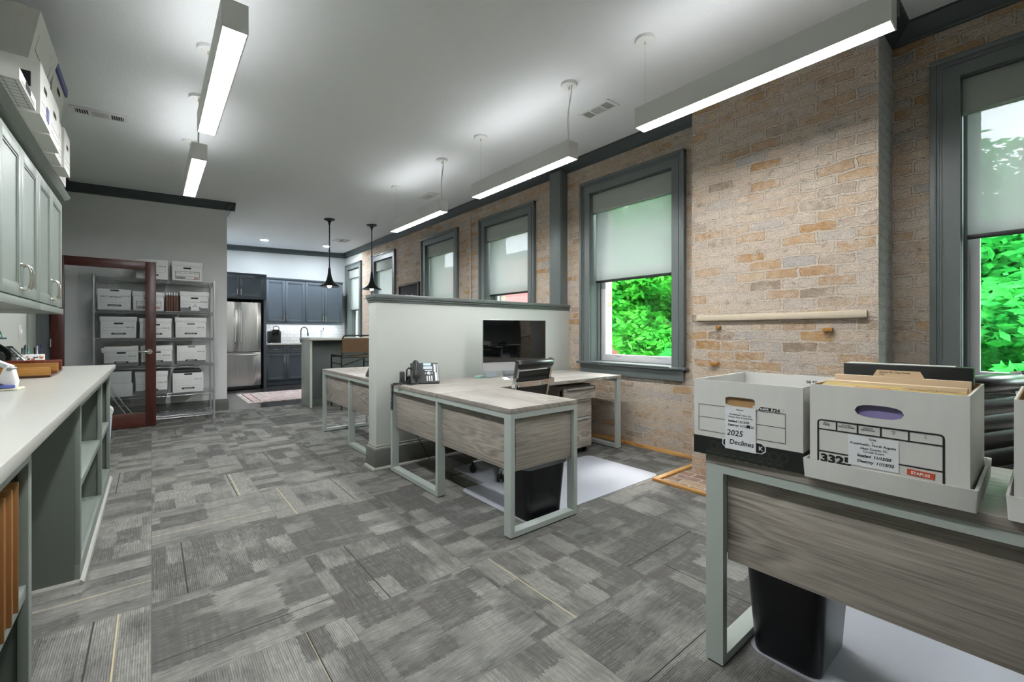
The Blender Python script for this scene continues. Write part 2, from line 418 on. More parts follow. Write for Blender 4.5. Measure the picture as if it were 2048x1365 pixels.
def steel_mat():
    t = NT('brushed stainless steel'); x, y, z = t.sep(t.co())
    n = t.noise(t.comb(t.m('MULTIPLY', x, 240.0), t.m('MULTIPLY', z, 2.0)), 1.0, 2).outputs[0]
    wv = t.noise(t.comb(t.m('MULTIPLY', x, 9.0), t.m('MULTIPLY', z, 0.8)), 1.0, 2).outputs[0]
    return t.pbr((*lin(196, 196, 194), 1), 0.26, 1.0, t.bump(t.m('ADD', t.m('MULTIPLY', n, .02), wv), 0.25, 0.02))

def board_mat(name, col):
    t = NT(name); x, y, z = t.sep(t.co())
    n = t.noise(t.comb(t.m('MULTIPLY', x, 30.0), t.m('MULTIPLY', y, 30.0), t.m('MULTIPLY', z, 2.0)), 1.0, 3).outputs[0]
    c = t.mix(n, tuple(v * .93 for v in col), tuple(min(1, v * 1.05) for v in col))
    return t.pbr(c, 0.65, 0, t.bump(n, .25, .003))

def mat_plastic():
    t = NT('clear textured vinyl mat'); x, y, z = t.sep(t.co())
    h = t.noise(t.co(), 180.0, 1).outputs[0]
    p = t.n('ShaderNodeBsdfPrincipled', {'Base Color': (*lin(205, 209, 218), 1), 'Roughness': 0.35, 'Alpha': 0.62, 'Normal': t.bump(h, .3, .002)})
    t.t.links.new(p.outputs[0], t.out.inputs[0]); return t.mat

m_ceil = ceil_mat()
m_wall = simple('warm white wall paint', lin(196, 199, 193), 0.85, var=.02, vs=1.5, bump=.06, bs=160)
m_wallk = simple('kitchen wall paint', lin(172, 176, 176), .85, var=.02, vs=1.5)
m_bar = simple('pale sage bar paint', lin(168, 177, 168), .35)
m_wallgrey = simple('light grey wall paint', lin(226, 225, 226), 0.85, var=.02, vs=1.5, bump=.06, bs=160)
m_trim = simple('slate green trim paint', lin(103, 110, 109), 0.38, var=.06, vs=12, bump=.05, bs=30)
m_crown = simple('dark slate crown paint', lin(66, 74, 76), 0.4, var=.06, vs=12)
m_base = simple('grey green baseboard paint', lin(104, 107, 100), 0.5)
m_shoe = simple('pale grey shoe moulding paint', lin(164, 164, 156), 0.5)
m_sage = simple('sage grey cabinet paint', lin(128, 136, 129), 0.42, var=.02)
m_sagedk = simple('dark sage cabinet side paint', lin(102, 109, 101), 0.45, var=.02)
m_blue = simple('blue grey kitchen cabinet paint', lin(82, 91, 99), 0.38, var=.02)
m_quartz = simple('white quartz', lin(204, 203, 196), 0.22, var=.02, vs=5)
m_frame = simple('silver grey powder coat', lin(182, 190, 185), 0.42, metal=.1)
m_wy = wood_mat('grey oak laminate lengthwise', 'y', lin(116, 110, 103), lin(184, 177, 168))
m_wx = wood_mat('grey oak laminate crosswise', 'x', lin(116, 110, 103), lin(184, 177, 168))
m_wyd = wood_mat('weathered oak panel lengthwise', 'y', lin(116, 109, 102), lin(196, 187, 176))
m_wxd = wood_mat('weathered oak panel crosswise', 'x', lin(120, 113, 106), lin(198, 190, 179))
m_dooor = wood_mat('dark cherry door wood', 'z', lin(54, 26, 22), lin(92, 48, 40), 0.35, 60)
m_cherry = wood_mat('reddish cherry wood', 'z', lin(84, 34, 18), lin(140, 62, 32), 0.35, 60)
m_pine = wood_mat('yellow pine trim', 'x', lin(176, 126, 62), lin(222, 178, 112), 0.5, 70)
m_piney = wood_mat('yellow pine trim lengthwise', 'y', lin(150, 104, 48), lin(206, 156, 90), 0.5, 70)
m_honey = wood_mat('honey oak', 'x', lin(128, 84, 30), lin(186, 134, 62), 0.4, 80)
m_brick = brick_mat('limewashed old brick', 'yz')
m_brickx = brick_mat('painted brick return', 'xz', 'side')
m_hearth = brick_mat('hearth brick', 'xy', 'hearth')
m_carpet = carpet_mat(); m_tile = tile_mat(); m_subway = subway_mat(); m_rug = rug_mat()
m_steel = steel_mat()
m_wire = simple('chromed wire', lin(196, 198, 200), .3, .55)
m_chrome = simple('polished chrome', lin(222, 222, 222), 0.12, 1.0)
m_nickel = simple('satin nickel', lin(214, 210, 200), 0.25, 1.0)
m_alu = simple('brushed aluminium', lin(206, 208, 212), 0.35, 0.6)
m_blk = simple('black plastic', lin(26, 27, 28), 0.4)
m_blkg = simple('gloss black plastic', lin(10, 12, 14), 0.1)
m_bin = simple('black wastebasket plastic', lin(16, 18, 24), 0.32, bump=.05, bs=200)
m_dkgrey = simple('charcoal phone plastic', lin(58, 60, 61), 0.45)
m_leather = simple('black leather', lin(22, 25, 26), 0.3, var=.2, bump=.08, bs=140)
m_brown = simple('worn brown leather', lin(104, 80, 56), 0.55, var=.22, vs=9, bump=.1, bs=90)
m_iron = simple('black iron', lin(34, 34, 36), 0.45, 0.4)
m_bronze = simple('oil rubbed bronze', lin(40, 42, 44), 0.4, 0.5)
m_white = simple('white plastic', lin(226, 226, 224), 0.4)
m_wenamel = simple('white enamel housing', lin(208, 208, 204), 0.45)
m_sash = simple('pale window sash paint', lin(212, 210, 212), 0.5)
m_box = board_mat('white corrugated board', lin(214, 213, 208))
m_boxg = board_mat('greyed storage box board', lin(226, 226, 225))
m_kraft = simple('brown kraft board', lin(168, 132, 92), 0.8, var=.06)
m_boxband = simple('grey printed band', lin(112, 112, 113), 0.6)
m_ink = simple('black print', lin(24, 24, 26), 0.6)
m_inkg = simple('faint grey print', lin(120, 120, 122), 0.7)
m_red = simple('orange red print', lin(204, 78, 50), 0.6)
m_paper = simple('white paper', lin(226, 228, 230), 0.7)
m_manila = simple('manila folder card', lin(216, 192, 160), 0.7, var=.04)
m_yellow = simple('yellow folder card', lin(224, 208, 128), 0.7)
m_orangec = simple('orange folder card', lin(206, 112, 48), 0.7)
m_accord = simple('rust accordion folder card', lin(178, 104, 48), 0.7, var=.12, vs=20)
m_accordb = simple('brown accordion folder card', lin(100, 68, 56), 0.7, var=.12, vs=20)
m_lilac = simple('lilac folder card', lin(134, 124, 172), 0.7)
m_bluelid = simple('blue box lid card', lin(82, 88, 138), 0.6)
m_bluep = simple('blue plastic', lin(92, 104, 176), 0.35)
m_teal = simple('pale teal card box', lin(150, 190, 182), 0.5)
m_lens = emit('lit diffuser', (.965, .99, 1), 20.0)
m_up = emit('lit uplight slot', (.965, .99, 1), 2.3)
m_can = emit('lit recessed lens', (.86, .93, 1), 270.0)
m_bulb = emit('lit bulb glass', (1, .96, .92), 60.0)
m_led = emit('under cabinet strip', (.95, .97, 1), 5.0)
m_glass = glass_mat('clear window glass', (1, 1, 1), .5)
m_dglass = glass_mat('clear door glass', (.97, .98, .98), 0.9)
m_shade = shade_mat()
m_valance = simple('grey shade valance fabric', lin(166, 172, 164), 0.85, bump=.1, bs=400)
m_mat = mat_plastic()
m_vent = simple('dark vent slot', lin(44, 46, 48), 0.7)
m_greenglass = simple('green glass shade', lin(20, 110, 62), 0.08, **{'Coat Weight': .6})
m_brass = simple('antique brass', lin(150, 120, 70), 0.3, 1.0)
m_screen = simple('black glass screen', lin(6, 8, 8), 0.05, **{'Coat Weight': 1.0})
m_dark = simple('dark void lining', lin(20, 20, 21), 0.8)
m_bark = simple('tree bark', lin(110, 98, 88), 0.9, var=.3, vs=6, bump=.4, bs=30)
m_leaf1 = leaf_mat('bright spring leaves', (.013, .27, .034), (.13, .62, .07))
m_leaf2 = leaf_mat('deep green leaves', (.010, .21, .034), (.06, .48, .08))
m_leaf3 = leaf_mat('pink azalea bloom', (.3, .09, .13), (.5, .26, .28))
m_grass = simple('grass and leaf litter', (.05, .13, .04), 0.95, var=.5, vs=3)
m_redbrick = simple('outdoor red brick', lin(140, 72, 68), 0.9, var=.2, vs=14)
# ================================================================ setting
H0 = 1.165
def zc(x): return 3.17 - .034 * (3.75 - x)
XW, XL, YB, YD, YF = 3.85, -0.87, 11.38, 7.66, -3.6

struct('floor', MB().box(-2.3, 4.25, YF - .2, 7.70, -.1, 0), m_carpet, flat=True)
struct('floor.001', MB().box(XL - .2, 4.25, 7.70, YB + .2, -.1, -.004), m_tile, flat=True)
struct('ceiling', MB().prism([(-2.4, zc(-2.4)), (4.3, zc(4.3)), (4.3, zc(4.3) + .12), (-2.4, zc(-2.4) + .12)], 'y', YF - .2, YB + .2), m_ceil, flat=True)

# windows along the brick wall: (casing y0, casing y1)
CAS, ZS, ZH = .135, .84, 2.875
WIN = [(-.83, .457), (2.115, 3.40), (4.18, 5.43), (6.02, 7.26), (8.39, 9.62), (10.26, 11.33)]
OPN = [(a + CAS - .012, b - CAS + .012) for a, b in WIN]
ZO0, ZO1 = .83, ZH - CAS + .01
def wall_with_openings(mb, y0, y1, opn, x0, x1, zt):
    y = y0
    for a, b in opn:
        mb.box(x0, x1, y, a, -.1, zt); mb.box(x0, x1, a, b, -.1, ZO0); mb.box(x0, x1, a, b, ZO1, zt); y = b
    mb.box(x0, x1, y, y1, -.1, zt)
    return mb
YP = 10.255
struct('wall_right', wall_with_openings(MB(), YF - .2, YP, OPN[:5], XW, XW + .4, 3.2), m_brick, flat=True)
struct('wall_right.001', wall_with_openings(MB(), YP, YB + .2, OPN[5:], XW, XW + .4, 3.2), m_wall, flat=True)
struct('wall_back', MB().box(.66, 4.25, YB, YB + .2, -.1, 3.2), m_wallk, flat=True)
struct('wall_back.001', MB().box(-2.3, .86, YD, YB + .2, -.1, 3.2), m_wallgrey, flat=True)      # storage wall, its end turns into the kitchen
struct('wall_front', MB().box(-2.3, 4.25, YF - .2, YF, -.1, 3.2), m_wall, flat=True)
DY0, DY1, DZ = 6.10, 7.07, 2.06
struct('wall_left', MB().box(XL - .14, XL, YF, DY0, -.1, 3.1).box(XL - .14, XL, DY0, DY1, DZ, 3.1).box(XL - .14, XL, DY1, YD, -.1, 3.1), m_wall, flat=True)
struct('wall_hall', MB().box(-2.3, -2.2, YF, YD, -.1, 3.05), m_wallgrey, flat=True)
struct('wall_hall.001', MB().box(-2.3, XL - .14, 5.0, 5.1, -.1, 3.05), m_trim, flat=True)

# half wall with cap and base
HX, HY0, HY1 = 1.472, 3.60, 3.765
struct('wall_partition', MB().box(HX, XW, HY0, HY1, 0, 1.43, b=.004), m_wall)
cap = [(0, -.07), (.012, -.07), (.016, -.052), (.026, -.046), (.03, -.03), (.042, -.024), (.042, .0), (0, .0)]
mb = MB(); z = 1.495
mb.box(HX - .022, XW, HY0 - .022, HY1 + .022, 1.46, 1.495, b=.006)
mb.box(HX - .014, XW, HY0 - .014, HY1 + .014, 1.443, 1.4595, b=.004)
mb.box(HX - .006, XW, HY0 - .006, HY1 + .006, 1.425, 1.4425, b=.003)
struct('trim_1', mb, m_trim)
mb = MB()
mb.box(HX - .019, XW, HY0 - .019, HY1 + .019, .0, .165, b=.003)
struct('baseboard_partition', mb, m_base)
mb = MB().box(HX - .013, XW, HY0 - .013, HY1 + .013, .1655, .185, b=.005).box(HX - .006, XW, HY0 - .006, HY1 + .006, .1855, .204, b=.004)
struct('trim_2', mb, m_shoe)
mb = MB(); sp = [(0, 0), (.016, 0), (.014, .012), (.006, .02), (0, .022)]
mb.sweep(sp, (HX - .019, HY0 - .019, 0), (XW, HY0 - .019, 0), (0, -1, 0)); mb.sweep(sp, (HX - .019, HY0 - .035, 0), (HX - .019, HY1 + .019, 0), (-1, 0, 0))
struct('trim_3', mb, m_shoe)
mb = MB().box(3.735, XW, 3.635, 3.815, 1.495, 3.09, b=.003).box(3.745, XW, 3.627, 3.6345, 1.495, 3.09)
struct('trim_4', mb, m_trim)

# crown mouldings
cr = [(0, -.105), (.012, -.105), (.016, -.09), (.03, -.082), (.06, -.05), (.082, -.026), (.088, -.014), (.1, -.012), (.1, 0), (0, 0)]
CHX, CH0, CH1 = 3.456, .644, 1.849                      # chimney breast
mb = MB()
for a, b, x in ((CH1, YB, XW), (YF, CH0, XW), (CH0 - .1, CH1 + .1, CHX)):
    mb.sweep(cr, (x, a, zc(x)), (x, b, zc(x)), (-1, 0, 0))
mb.sweep(cr, (CHX - .1, CH0, zc(CHX)), (XW, CH0, zc(XW)), (0, -1, 0)).sweep(cr, (CHX - .1, CH1, zc(CHX)), (XW, CH1, zc(XW)), (0, 1, 0))
struct('trim_5', mb, m_crown)
struct('trim_6', MB().sweep(cr, (.86, YB, zc(.86)), (XW, YB, zc(XW)), (0, -1, 0)), m_crown)
mb = MB().sweep(cr, (XL, YD, zc(XL)), (.96, YD, zc(.96)), (0, -1, 0)); mb.sweep(cr, (.86, YD - .1, zc(.9)), (.86, YB, zc(.9)), (1, 0, 0))
struct('trim_7', mb, m_crown)
struct('trim_8', MB().sweep(cr, (XL, YF, zc(XL)), (XL, YD, zc(XL)), (1, 0, 0)), m_crown)
# baseboards
bp = [(0, 0), (.022, 0), (.022, .135), (.016, .14), (.014, .165), (.008, .185), (0, .19)]
mb = MB().sweep(bp, (XL, YD, 0), (.876, YD, 0), (0, -1, 0)); mb.sweep(bp, (.86, YD - .016, 0), (.86, 10.3, 0), (1, 0, 0))
struct('baseboard_back', mb, m_base)
mb = MB().sweep(sp, (XL, YD - .022, 0), (.882, YD - .022, 0), (0, -1, 0)).sweep(sp, (.882, YD - .038, 0), (.882, 10.3, 0), (1, 0, 0))
struct('trim_9', mb, m_shoe)
q = [(0, 0), (.03, 0), (.028, .012), (.02, .022), (.01, .029), (0, .03)]
struct('baseboard_right', MB().sweep(q, (XW, 1.956, 0), (XW, HY0 - .02, 0), (-1, 0, 0)).sweep(q, (XW, HY1 + .02, 0), (XW, 7.2, 0), (-1, 0, 0)), m_piney)

# chimney breast, its mantel ledge, old fixing plugs, and the hearth
mb = MB().box(CHX, XW + .02, CH0, CH1, 0, 3.2)
for f in mb.bm.faces:
    mb.bm.normal_update()
    if abs(f.normal.y) > .5: f.material_index = 1
ch = struct('wall_chimney', mb, [m_brick, m_brickx], flat=True); ch['_w'] = 1
m_stone = simple('rendered ledge', lin(196, 182, 160), .9, var=.1, vs=14, bump=.3, bs=40)
MB().box(CHX - .028, CHX + .02, .694, 1.80, 1.257, 1.305, b=.008).build('mantel_ledge', m_stone, ch)
for y, zz, w in ((.902, 1.184, .056), (1.624, 1.205, .033), (1.657, .915, .056)):
    MB().box(CHX - .03, CHX + .02, y - w / 2, y + w / 2, zz - .013, zz + .013, b=.004).build('wood_plug', m_honey, ch)
he = sroot('trim_hearth', (3.35, 1.3, 0))
MB().box(3.06, CHX, .62, 1.93, -.05, .004).box(CHX, 3.84, CH1 + .001, 1.93, -.05, .004).build('hearth_bricks', m_hearth, he, flat=True)
mb = MB().box(3.035, 3.075, .60, 1.955, 0, .022, b=.003)
mb.build('hearth_border', m_piney, he)
MB().box(3.0755, 3.82, 1.912, 1.955, 0, .022, b=.003).build('hearth_border', m_pine, he)
MB().box(3.0755, CHX, .60, .64, 0, .022, b=.003).build('hearth_border', m_pine, he)

# ---------------------------------------------------------------- windows and blinds
XS = 4.02
def window(i, y0, y1):
    w = sroot('window_%d' % i, (XW, (y0 + y1) / 2, ZS))
    oa, ob = y0 + CAS, y1 - CAS; zt = ZH - CAS
    bk = .03
    mb = MB()                                             # moulded casing: back band, three steps
    def leg(a, b, s):
        # s=+1: a is the outer edge and the profile steps inward
        e = abs(b - a)
        for d0, d1, t in ((0, .032, .046), (.032, .042, .034), (.042, .054, .028), (.054, .066, .022), (.066, e, .028)):
            mb.box(XW - t, XW, a + s * d0, a + s * d1, ZS, ZH - (d0 if d0 else 0), b=.003 if t > .04 else 0)
    leg(y0, oa, 1); leg(y1, ob, -1)
    for d0, d1, t in ((0, .032, .0465), (.032, .042, .0345), (.042, .054, .0285), (.054, .066, .0225), (.066, CAS, .0285)):
        mb.box(XW - t, XW, y0 + d0, y1 - d0, ZH - d1, ZH - d0, b=.003 if t > .04 else 0)
    mb.build('casing', m_trim, w)
    mb = MB().box(XW - .0, XS + .12, oa - .012, oa + .004, ZS, zt).box(XW, XS + .12, ob - .004, ob + .012, ZS, zt).box(XW, XS + .12, oa, ob, zt - .004, zt + .012)
    mb.box(XS - .06, XS - .035, oa + .004, oa + .022, ZS, zt).box(XS - .06, XS - .035, ob - .022, ob - .004, ZS, zt)
    mb.build('jamb', m_trim, w)
    mb = MB().box(XW - .075, XS + .12, oa, ob, ZS - .025, ZS + .002, b=0).box(XW - .075, XW, y0 - .03, y1 + .03, ZS - .0255, ZS + .0, b=.010)
    mb.build('sill', m_trim, w)
    mb = MB().box(XW - .03, XW, y0 + .012, y1 - .012, ZS - .135, ZS - .0255, b=.004).box(XW - .034, XW, y0 + .012, y1 - .012, ZS - .065, ZS - .0255, b=.003)
    mb.build('apron', m_trim, w)
    sa, sb = oa + .006, ob - .006
    for nm, x, za, zb in (('lower_sash', XS, ZS + .004, 1.86), ('upper_sash', XS + .045, 1.80, zt)):
        f = MB()
        br = .075 if nm == 'lower_sash' else .05
        f.box(x, x + .038, sa, sa + .065, za, zb, b=.003).box(x, x + .038, sb - .065, sb, za, zb, b=.003)
        f.box(x + .001, x + .037, sa + .065, sb - .065, za, za + br, b=.003).box(x + .001, x + .037, sa + .065, sb - .065, zb - .05, zb, b=.003)
        s_ = f.build(nm, m_sash, w)
        MB().box(x + .016, x + .02, sa + .06, sb - .06, za + br - .005, zb - .045).build('pane', m_glass, s_, flat=True)
        if nm == 'lower_sash':
            for t in (.25, .75):
                yy = sa + (sb - sa) * t
                MB().box(x - .012, x, yy - .04, yy + .04, za + br - .012, za + br - .004, b=.002).build('sash_lift', m_sash, s_)
    MB().box(XS + .12, XW + .45, oa - .05, ob + .05, ZS - .06, ZS - .02).build('outer_sill', m_sash, w)
    return w
BL = ['in the window above the packed file boxes', 'in the window over the desk with the computer',
      'in the window beside the pilaster, red brick showing below', 'in the window between conduit pipe and dark picture',
      'in the window behind the second cone pendant lamp', 'in the narrow window beside the kitchen cabinets']
ZBL = [1.765, 1.748, 1.725, 1.42, 1.42, 1.73]
for i, (a, b) in enumerate(WIN):
    window(i + 1, a, b)
    oa, ob = a + CAS + .004, b - CAS - .004; xs = 3.915
    t = thing('roller_blind', 'grey screen roller blind ' + BL[i], 'blind', (xs, (a + b) / 2, ZBL[i]), 'roller blinds in the brick wall windows')
    zt = ZH - CAS - .008
    MB().box(xs - .045, xs + .03, oa + .001, ob - .001, zt - .205, zt, b=.004).build('valance', m_valance, t)
    MB().box(xs + .004, xs + .0055, oa + .045, ob - .02, ZBL[i], zt - .19).build('shade_fabric', m_shade, t, flat=True)
    MB().box(xs - .004, xs + .012, oa + .042, ob - .018, ZBL[i] - .022, ZBL[i] + .006, b=.003).build('bottom_bar', m_iron, t)

# conduit on the brick and the dark wall picture
t = thing('conduit_pipe', 'thin painted conduit pipe running up the brick wall between two windows', 'pipe', (3.83, 5.66, 0))
m_cond = simple('limewashed conduit', lin(196, 186, 174), .7)
MB().tube([(3.825, 5.66, .03), (3.825, 5.66, 2.95), (3.81, 5.66, 3.0), (3.78, 5.66, 3.03)], .011, 10).build('pipe', m_cond, t)
for zz in (.9, 1.8, 2.7): MB().box(3.822, XW, 5.645, 5.675, zz, zz + .02, b=.003).build('clip', m_cond, t)
t = thing('wall_picture', 'dark framed picture hung on the brick wall above the partition cap', 'picture', (3.83, 7.77, 1.5))
MB().box(3.818, 3.85, 7.36, 8.16, 1.45, 2.08).build('canvas', m_dark, t)
f = MB()
for (ya, yb, za, zb) in ((7.33, 7.37, 1.42, 2.11), (8.15, 8.19, 1.42, 2.11), (7.371, 8.149, 1.42, 1.46), (7.371, 8.149, 2.07, 2.11)): f.box(3.80, 3.849, ya, yb, za, zb, b=.004)
f.build('picture_frame', simple('dark umber frame', lin(62, 54, 50), .6), t)
f = MB()
for k in range(6): f.box(3.815, 3.818, 7.55 + k * .07, 7.565 + k * .07, 1.5, 1.86 + .05 * math.sin(k * 2.1))
f.build('painted_strokes', simple('pale ochre paint', lin(178, 164, 132), .7), t)

# doorway in the left wall and the open glazed door
f = sroot('door_2', (XL, (DY0 + DY1) / 2, 0))
mb = MB()
for a, b, za, zb in ((DY0 - .27, DY0, 0, DZ + .1), (DY1, DY1 + .1, 0, DZ + .1)): mb.box(XL, XL + .02, a, b, za, zb, b=.003)
mb.box(XL, XL + .021, DY0 - .27, DY1 + .1, DZ, DZ + .11, b=.003)
mb.build('casing', m_sage, f)
MB().box(XL - .14, XL, DY0, DY0 + .012, 0, DZ).box(XL - .14, XL, DY1 - .012, DY1, 0, DZ).box(XL - .14, XL, DY0, DY1, DZ - .012, DZ).build('jamb', m_trim, f)
d = sroot('door_1', (XL, 7.04, 0))
dx0, dx1, dy0, dy1 = XL + .004, .045, 7.02, 7.062
mb = MB().box(dx0, dx0 + .105, dy0, dy1, .012, 2.04, b=.004).box(dx1 - .102, dx1, dy0, dy1, .012, 2.04, b=.004)
mb.build('stile', m_dooor, d)
MB().box(dx0 + .105, dx1 - .102, dy0, dy1, 1.935, 2.04, b=.004).build('top_rail', wood_mat('dark cherry rail', 'x', lin(54, 26, 22), lin(92, 48, 40), .35, 60), d)
MB().box(dx0 + .105, dx1 - .102, dy0, dy1, .012, .185, b=.004).build('bottom_rail', wood_mat('dark cherry low rail', 'x', lin(66, 34, 28), lin(104, 58, 48), .35, 60), d)
MB().box(dx0 + .1, dx1 - .097, 7.038, 7.044, .18, 1.94).build('pane', m_dglass, d, flat=True)
h = MB().tube([(-.02, dy0 - .002, .93), (-.02, dy0 - .012, .93)], .032, 20)
h.tube([(-.02, dy0 - .01, .93), (-.02, dy0 - .045, .93), (-.04, dy0 - .055, .932), (-.08, dy0 - .055, .93), (-.125, dy0 - .05, .925)], [.011, .010, .009, .008, .006], 10)
h.tube([(-.02, dy1, .93), (-.02, dy1 + .012, .93)], .032, 20).tube([(-.02, dy1 + .01, .93), (-.02, dy1 + .05, .93), (-.12, dy1 + .05, .927)], [.011, .010, .007], 10)
h.build('lever_handle', m_nickel, d)
for zz in (.25, 1.05, 1.85): MB().cyl((dx0 - .0, dy0 - .004, zz - .045), (dx0, dy0 - .004, zz + .045), .007, 10).build('hinge', m_nickel, d)
t = thing('light_switch', 'white switch plate on the wall under the upper cabinets beside the doorway', 'switch', (XL, 5.57, 1.17))
MB().box(XL, XL + .006, 5.535, 5.605, 1.115, 1.23, b=.002).build('plate', m_white, t)
MB().box(XL + .006, XL + .016, 5.56, 5.58, 1.155, 1.19, b=.003).build('rocker', m_white, t)
t = thing('wall_thermostat', 'pale plate with a black button on the grey wall seen through the doorway', 'thermostat', (-2.2, 6.62, 1.03))
MB().box(-1.011, -.995, 6.83, 6.92, .945, 1.115, b=.006).build('cover', m_white, t)
MB().box(-.995, -.992, 6.865, 6.88, 1.06, 1.075).build('button', m_blk, t)
# ================================================================ ceiling fixtures
def linear_light(x, y0, y1, label, canopies, cord_end):
    zb, h, w = 2.532, .132, .105
    t = thing('linear_pendant_light', label, 'pendant light', (x, (y0 + y1) / 2, zb), 'linear pendant lights')
    mb = MB()
    mb.box(x - w / 2, x - w / 2 + .006, y0, y1, zb, zb + h); mb.box(x + w / 2 - .006, x + w / 2, y0, y1, zb, zb + h)
    mb.box(x - w / 2 + .006, x + w / 2 - .006, y0, y0 + .006, zb, zb + h); mb.box(x - w / 2 + .006, x + w / 2 - .006, y1 - .006, y1, zb, zb + h)
    mb.box(x - w / 2 + .006, x + w / 2 - .006, y0 + .006, y1 - .006, zb + .055, zb + .07)
    mb.build('housing', m_wenamel, t, flat=True)
    MB().box(x - w / 2 + .0065, x + w / 2 - .0065, y0 + .0065, y1 - .0065, zb + .003, zb + .008).build('diffuser', m_lens, t, flat=True)
    MB().box(x - w / 2 + .012, x + w / 2 - .012, y0 + .012, y1 - .012, zb + h - .03, zb + h - .026).build('uplight_lens', m_up, t, flat=True)
    for k, cy in enumerate(canopies):
        z = zc(x)
        c = MB().lathe([(.0, -.002), (.062, -.002), (.066, .004), (.066, .03), (0, .03)], (x, cy, z - .02), 28)
        c.cyl((x - .035, cy, z - .026), (x - .035, cy, z - .02), .004, 8).cyl((x + .035, cy, z - .026), (x + .035, cy, z - .02), .004, 8)
        c.build('canopy', m_white, t)
        MB().cyl((x, cy, z - .04), (x, cy, z - .02), .007, 8).cyl((x, cy, zb + h - .02), (x, cy, z - .03), .0012, 6).build('suspension_cable', m_nickel, t)
        if k == cord_end:
            pts = [(x + .0, cy - .028, z - .02), (x + .004, cy - .022, z - .08), (x + .004, cy + .012, z - .2), (x - .002, cy + .014, z - .3), (x, cy + .004, z - .42), (x, cy + .012, zb + h - .02)]
            sm = []
            for i in range(len(pts) - 1):
                for j in range(4):
                    sm.append(Vector(pts[i]).lerp(Vector(pts[i + 1]), j / 4))
            sm.append(Vector(pts[-1]))
            for _ in range(3): sm = [sm[0]] + [(sm[i - 1] + sm[i] * 2 + sm[i + 1]) / 4 for i in range(1, len(sm) - 1)] + [sm[-1]]
            MB().tube(sm, .0055, 8).build('power_cord', m_nickel, t)
    return t
XA, XBL = 2.545, .292
linear_light(XA, .42, 1.735, 'white linear pendant light hung in front of the chimney breast, longest in view', [.49, 1.69], 0)
linear_light(XA, 2.335, 3.67, 'white linear pendant light hung over the desk with the computer', [2.32 + .06, 3.58], 0)
linear_light(XA, 4.295, 5.62, 'white linear pendant light hung beyond the partition on the window row', [4.25 + .09, 5.54], 0)
linear_light(XBL, 2.32, 3.66, 'white linear pendant light over the aisle beside the stacked boxes on the cabinets', [2.42, 3.52], 0)
linear_light(XBL, 4.24, 5.45, 'white linear pendant light over the aisle near the glass door', [4.16 + .14, 5.34], 0)
linear_light(XBL, .40, 1.735, 'unseen white linear pendant light added over the aisle beside the orange folders', [.49, 1.6], 0)  # out of view above the frame, repeats the row, added for its light

def ceiling_vent(cx, cy, lx, ly, label, along):
    z = zc(cx)
    t = thing('ceiling_vent', label, 'vent', (cx, cy, z), 'ceiling air vents')
    sl = .034
    t.rotation_euler = (0, -math.atan(.034), 0)
    fr = .028
    mb = MB()
    x0, x1, y0, y1 = cx - lx / 2, cx + lx / 2, cy - ly / 2, cy + ly / 2
    zb = z - .010
    mb.box(x0, x1, y0, y0 + fr, zb, zb + .009, b=.002).box(x0, x1, y1 - fr, y1, zb, zb + .009, b=.002)
    mb.box(x0, x0 + fr, y0 + fr, y1 - fr, zb, zb + .009).box(x1 - fr, x1, y0 + fr, y1 - fr, zb, zb + .009)
    L = (lx if along == 'x' else ly) - 2 * fr
    for q in (.3, .7):
        if along == 'x': mb.box(x0 + fr + L * q - .008, x0 + fr + L * q + .008, y0 + fr, y1 - fr, zb, zb + .009)
        else: mb.box(x0 + fr, x1 - fr, y0 + fr + L * q - .008, y0 + fr + L * q + .008, zb, zb + .009)
    mb.build('vent_frame', m_white, t)
    MB().box(x0 + fr, x1 - fr, y0 + fr, y1 - fr, zb + .007, zb + .0085).build('vent_backing', m_vent, t, flat=True)
    mb = MB()
    for (q0, q1, n, cross) in ((0, .29, 6, 1), (.31, .69, 7, 0), (.71, 1, 6, 1)):
        a, b = fr + L * q0, fr + L * q1
        for k in range(n):
            u = (k + .5) / n
            if (along == 'x') == bool(cross):
                xx = x0 + (a + (b - a) * u if along == 'x' else fr + (lx - 2 * fr) * u)
                ya, yb = (y0 + fr, y1 - fr) if along == 'x' else (y0 + a, y0 + b)
                mb.box(xx - .002, xx + .002, ya, yb, zb + .0015, zb + .0065)
            else:
                yy = y0 + (fr + (ly - 2 * fr) * u if along == 'x' else a + (b - a) * u)
                xa, xb = (x0 + a, x0 + b) if along == 'x' else (x0 + fr, x1 - fr)
                mb.box(xa, xb, yy - .002, yy + .002, zb + .0015, zb + .0065)
    mb.build('louver', m_white, t, flat=True)
ceiling_vent(-.34, 5.12, .36, .16, 'white ceiling air vent beside the stacked boxes above the sage cabinets', 'x')
ceiling_vent(3.06, 2.51, .17, .34, 'white ceiling air vent between the pendant rows, beside the chimney breast', 'y')
ceiling_vent(3.11, 5.66, .17, .34, 'white ceiling air vent above the partition end of the desks', 'y')
ceiling_vent(3.15, 9.60, .3, .3, 'small white ceiling air vent in the kitchen ceiling', 'x')
for cx, cy, lab in ((1.82, 10.35, 'round recessed ceiling light in front of the fridge'), (3.10, 10.45, 'round recessed ceiling light behind the cone pendant rod')):
    z = zc(cx); t = thing('recessed_light', lab, 'ceiling light', (cx, cy, z), 'recessed kitchen lights')
    MB().lathe([(.068, -.009), (.09, -.007), (.092, .004), (.068, .006)], (cx, cy, z), 28, closed=True).build('trim_ring', m_white, t)
    MB().lathe([(0, -.006), (.067, -.006), (.067, .004), (0, .004)], (cx, cy, z), 28).build('lens', m_can, t)

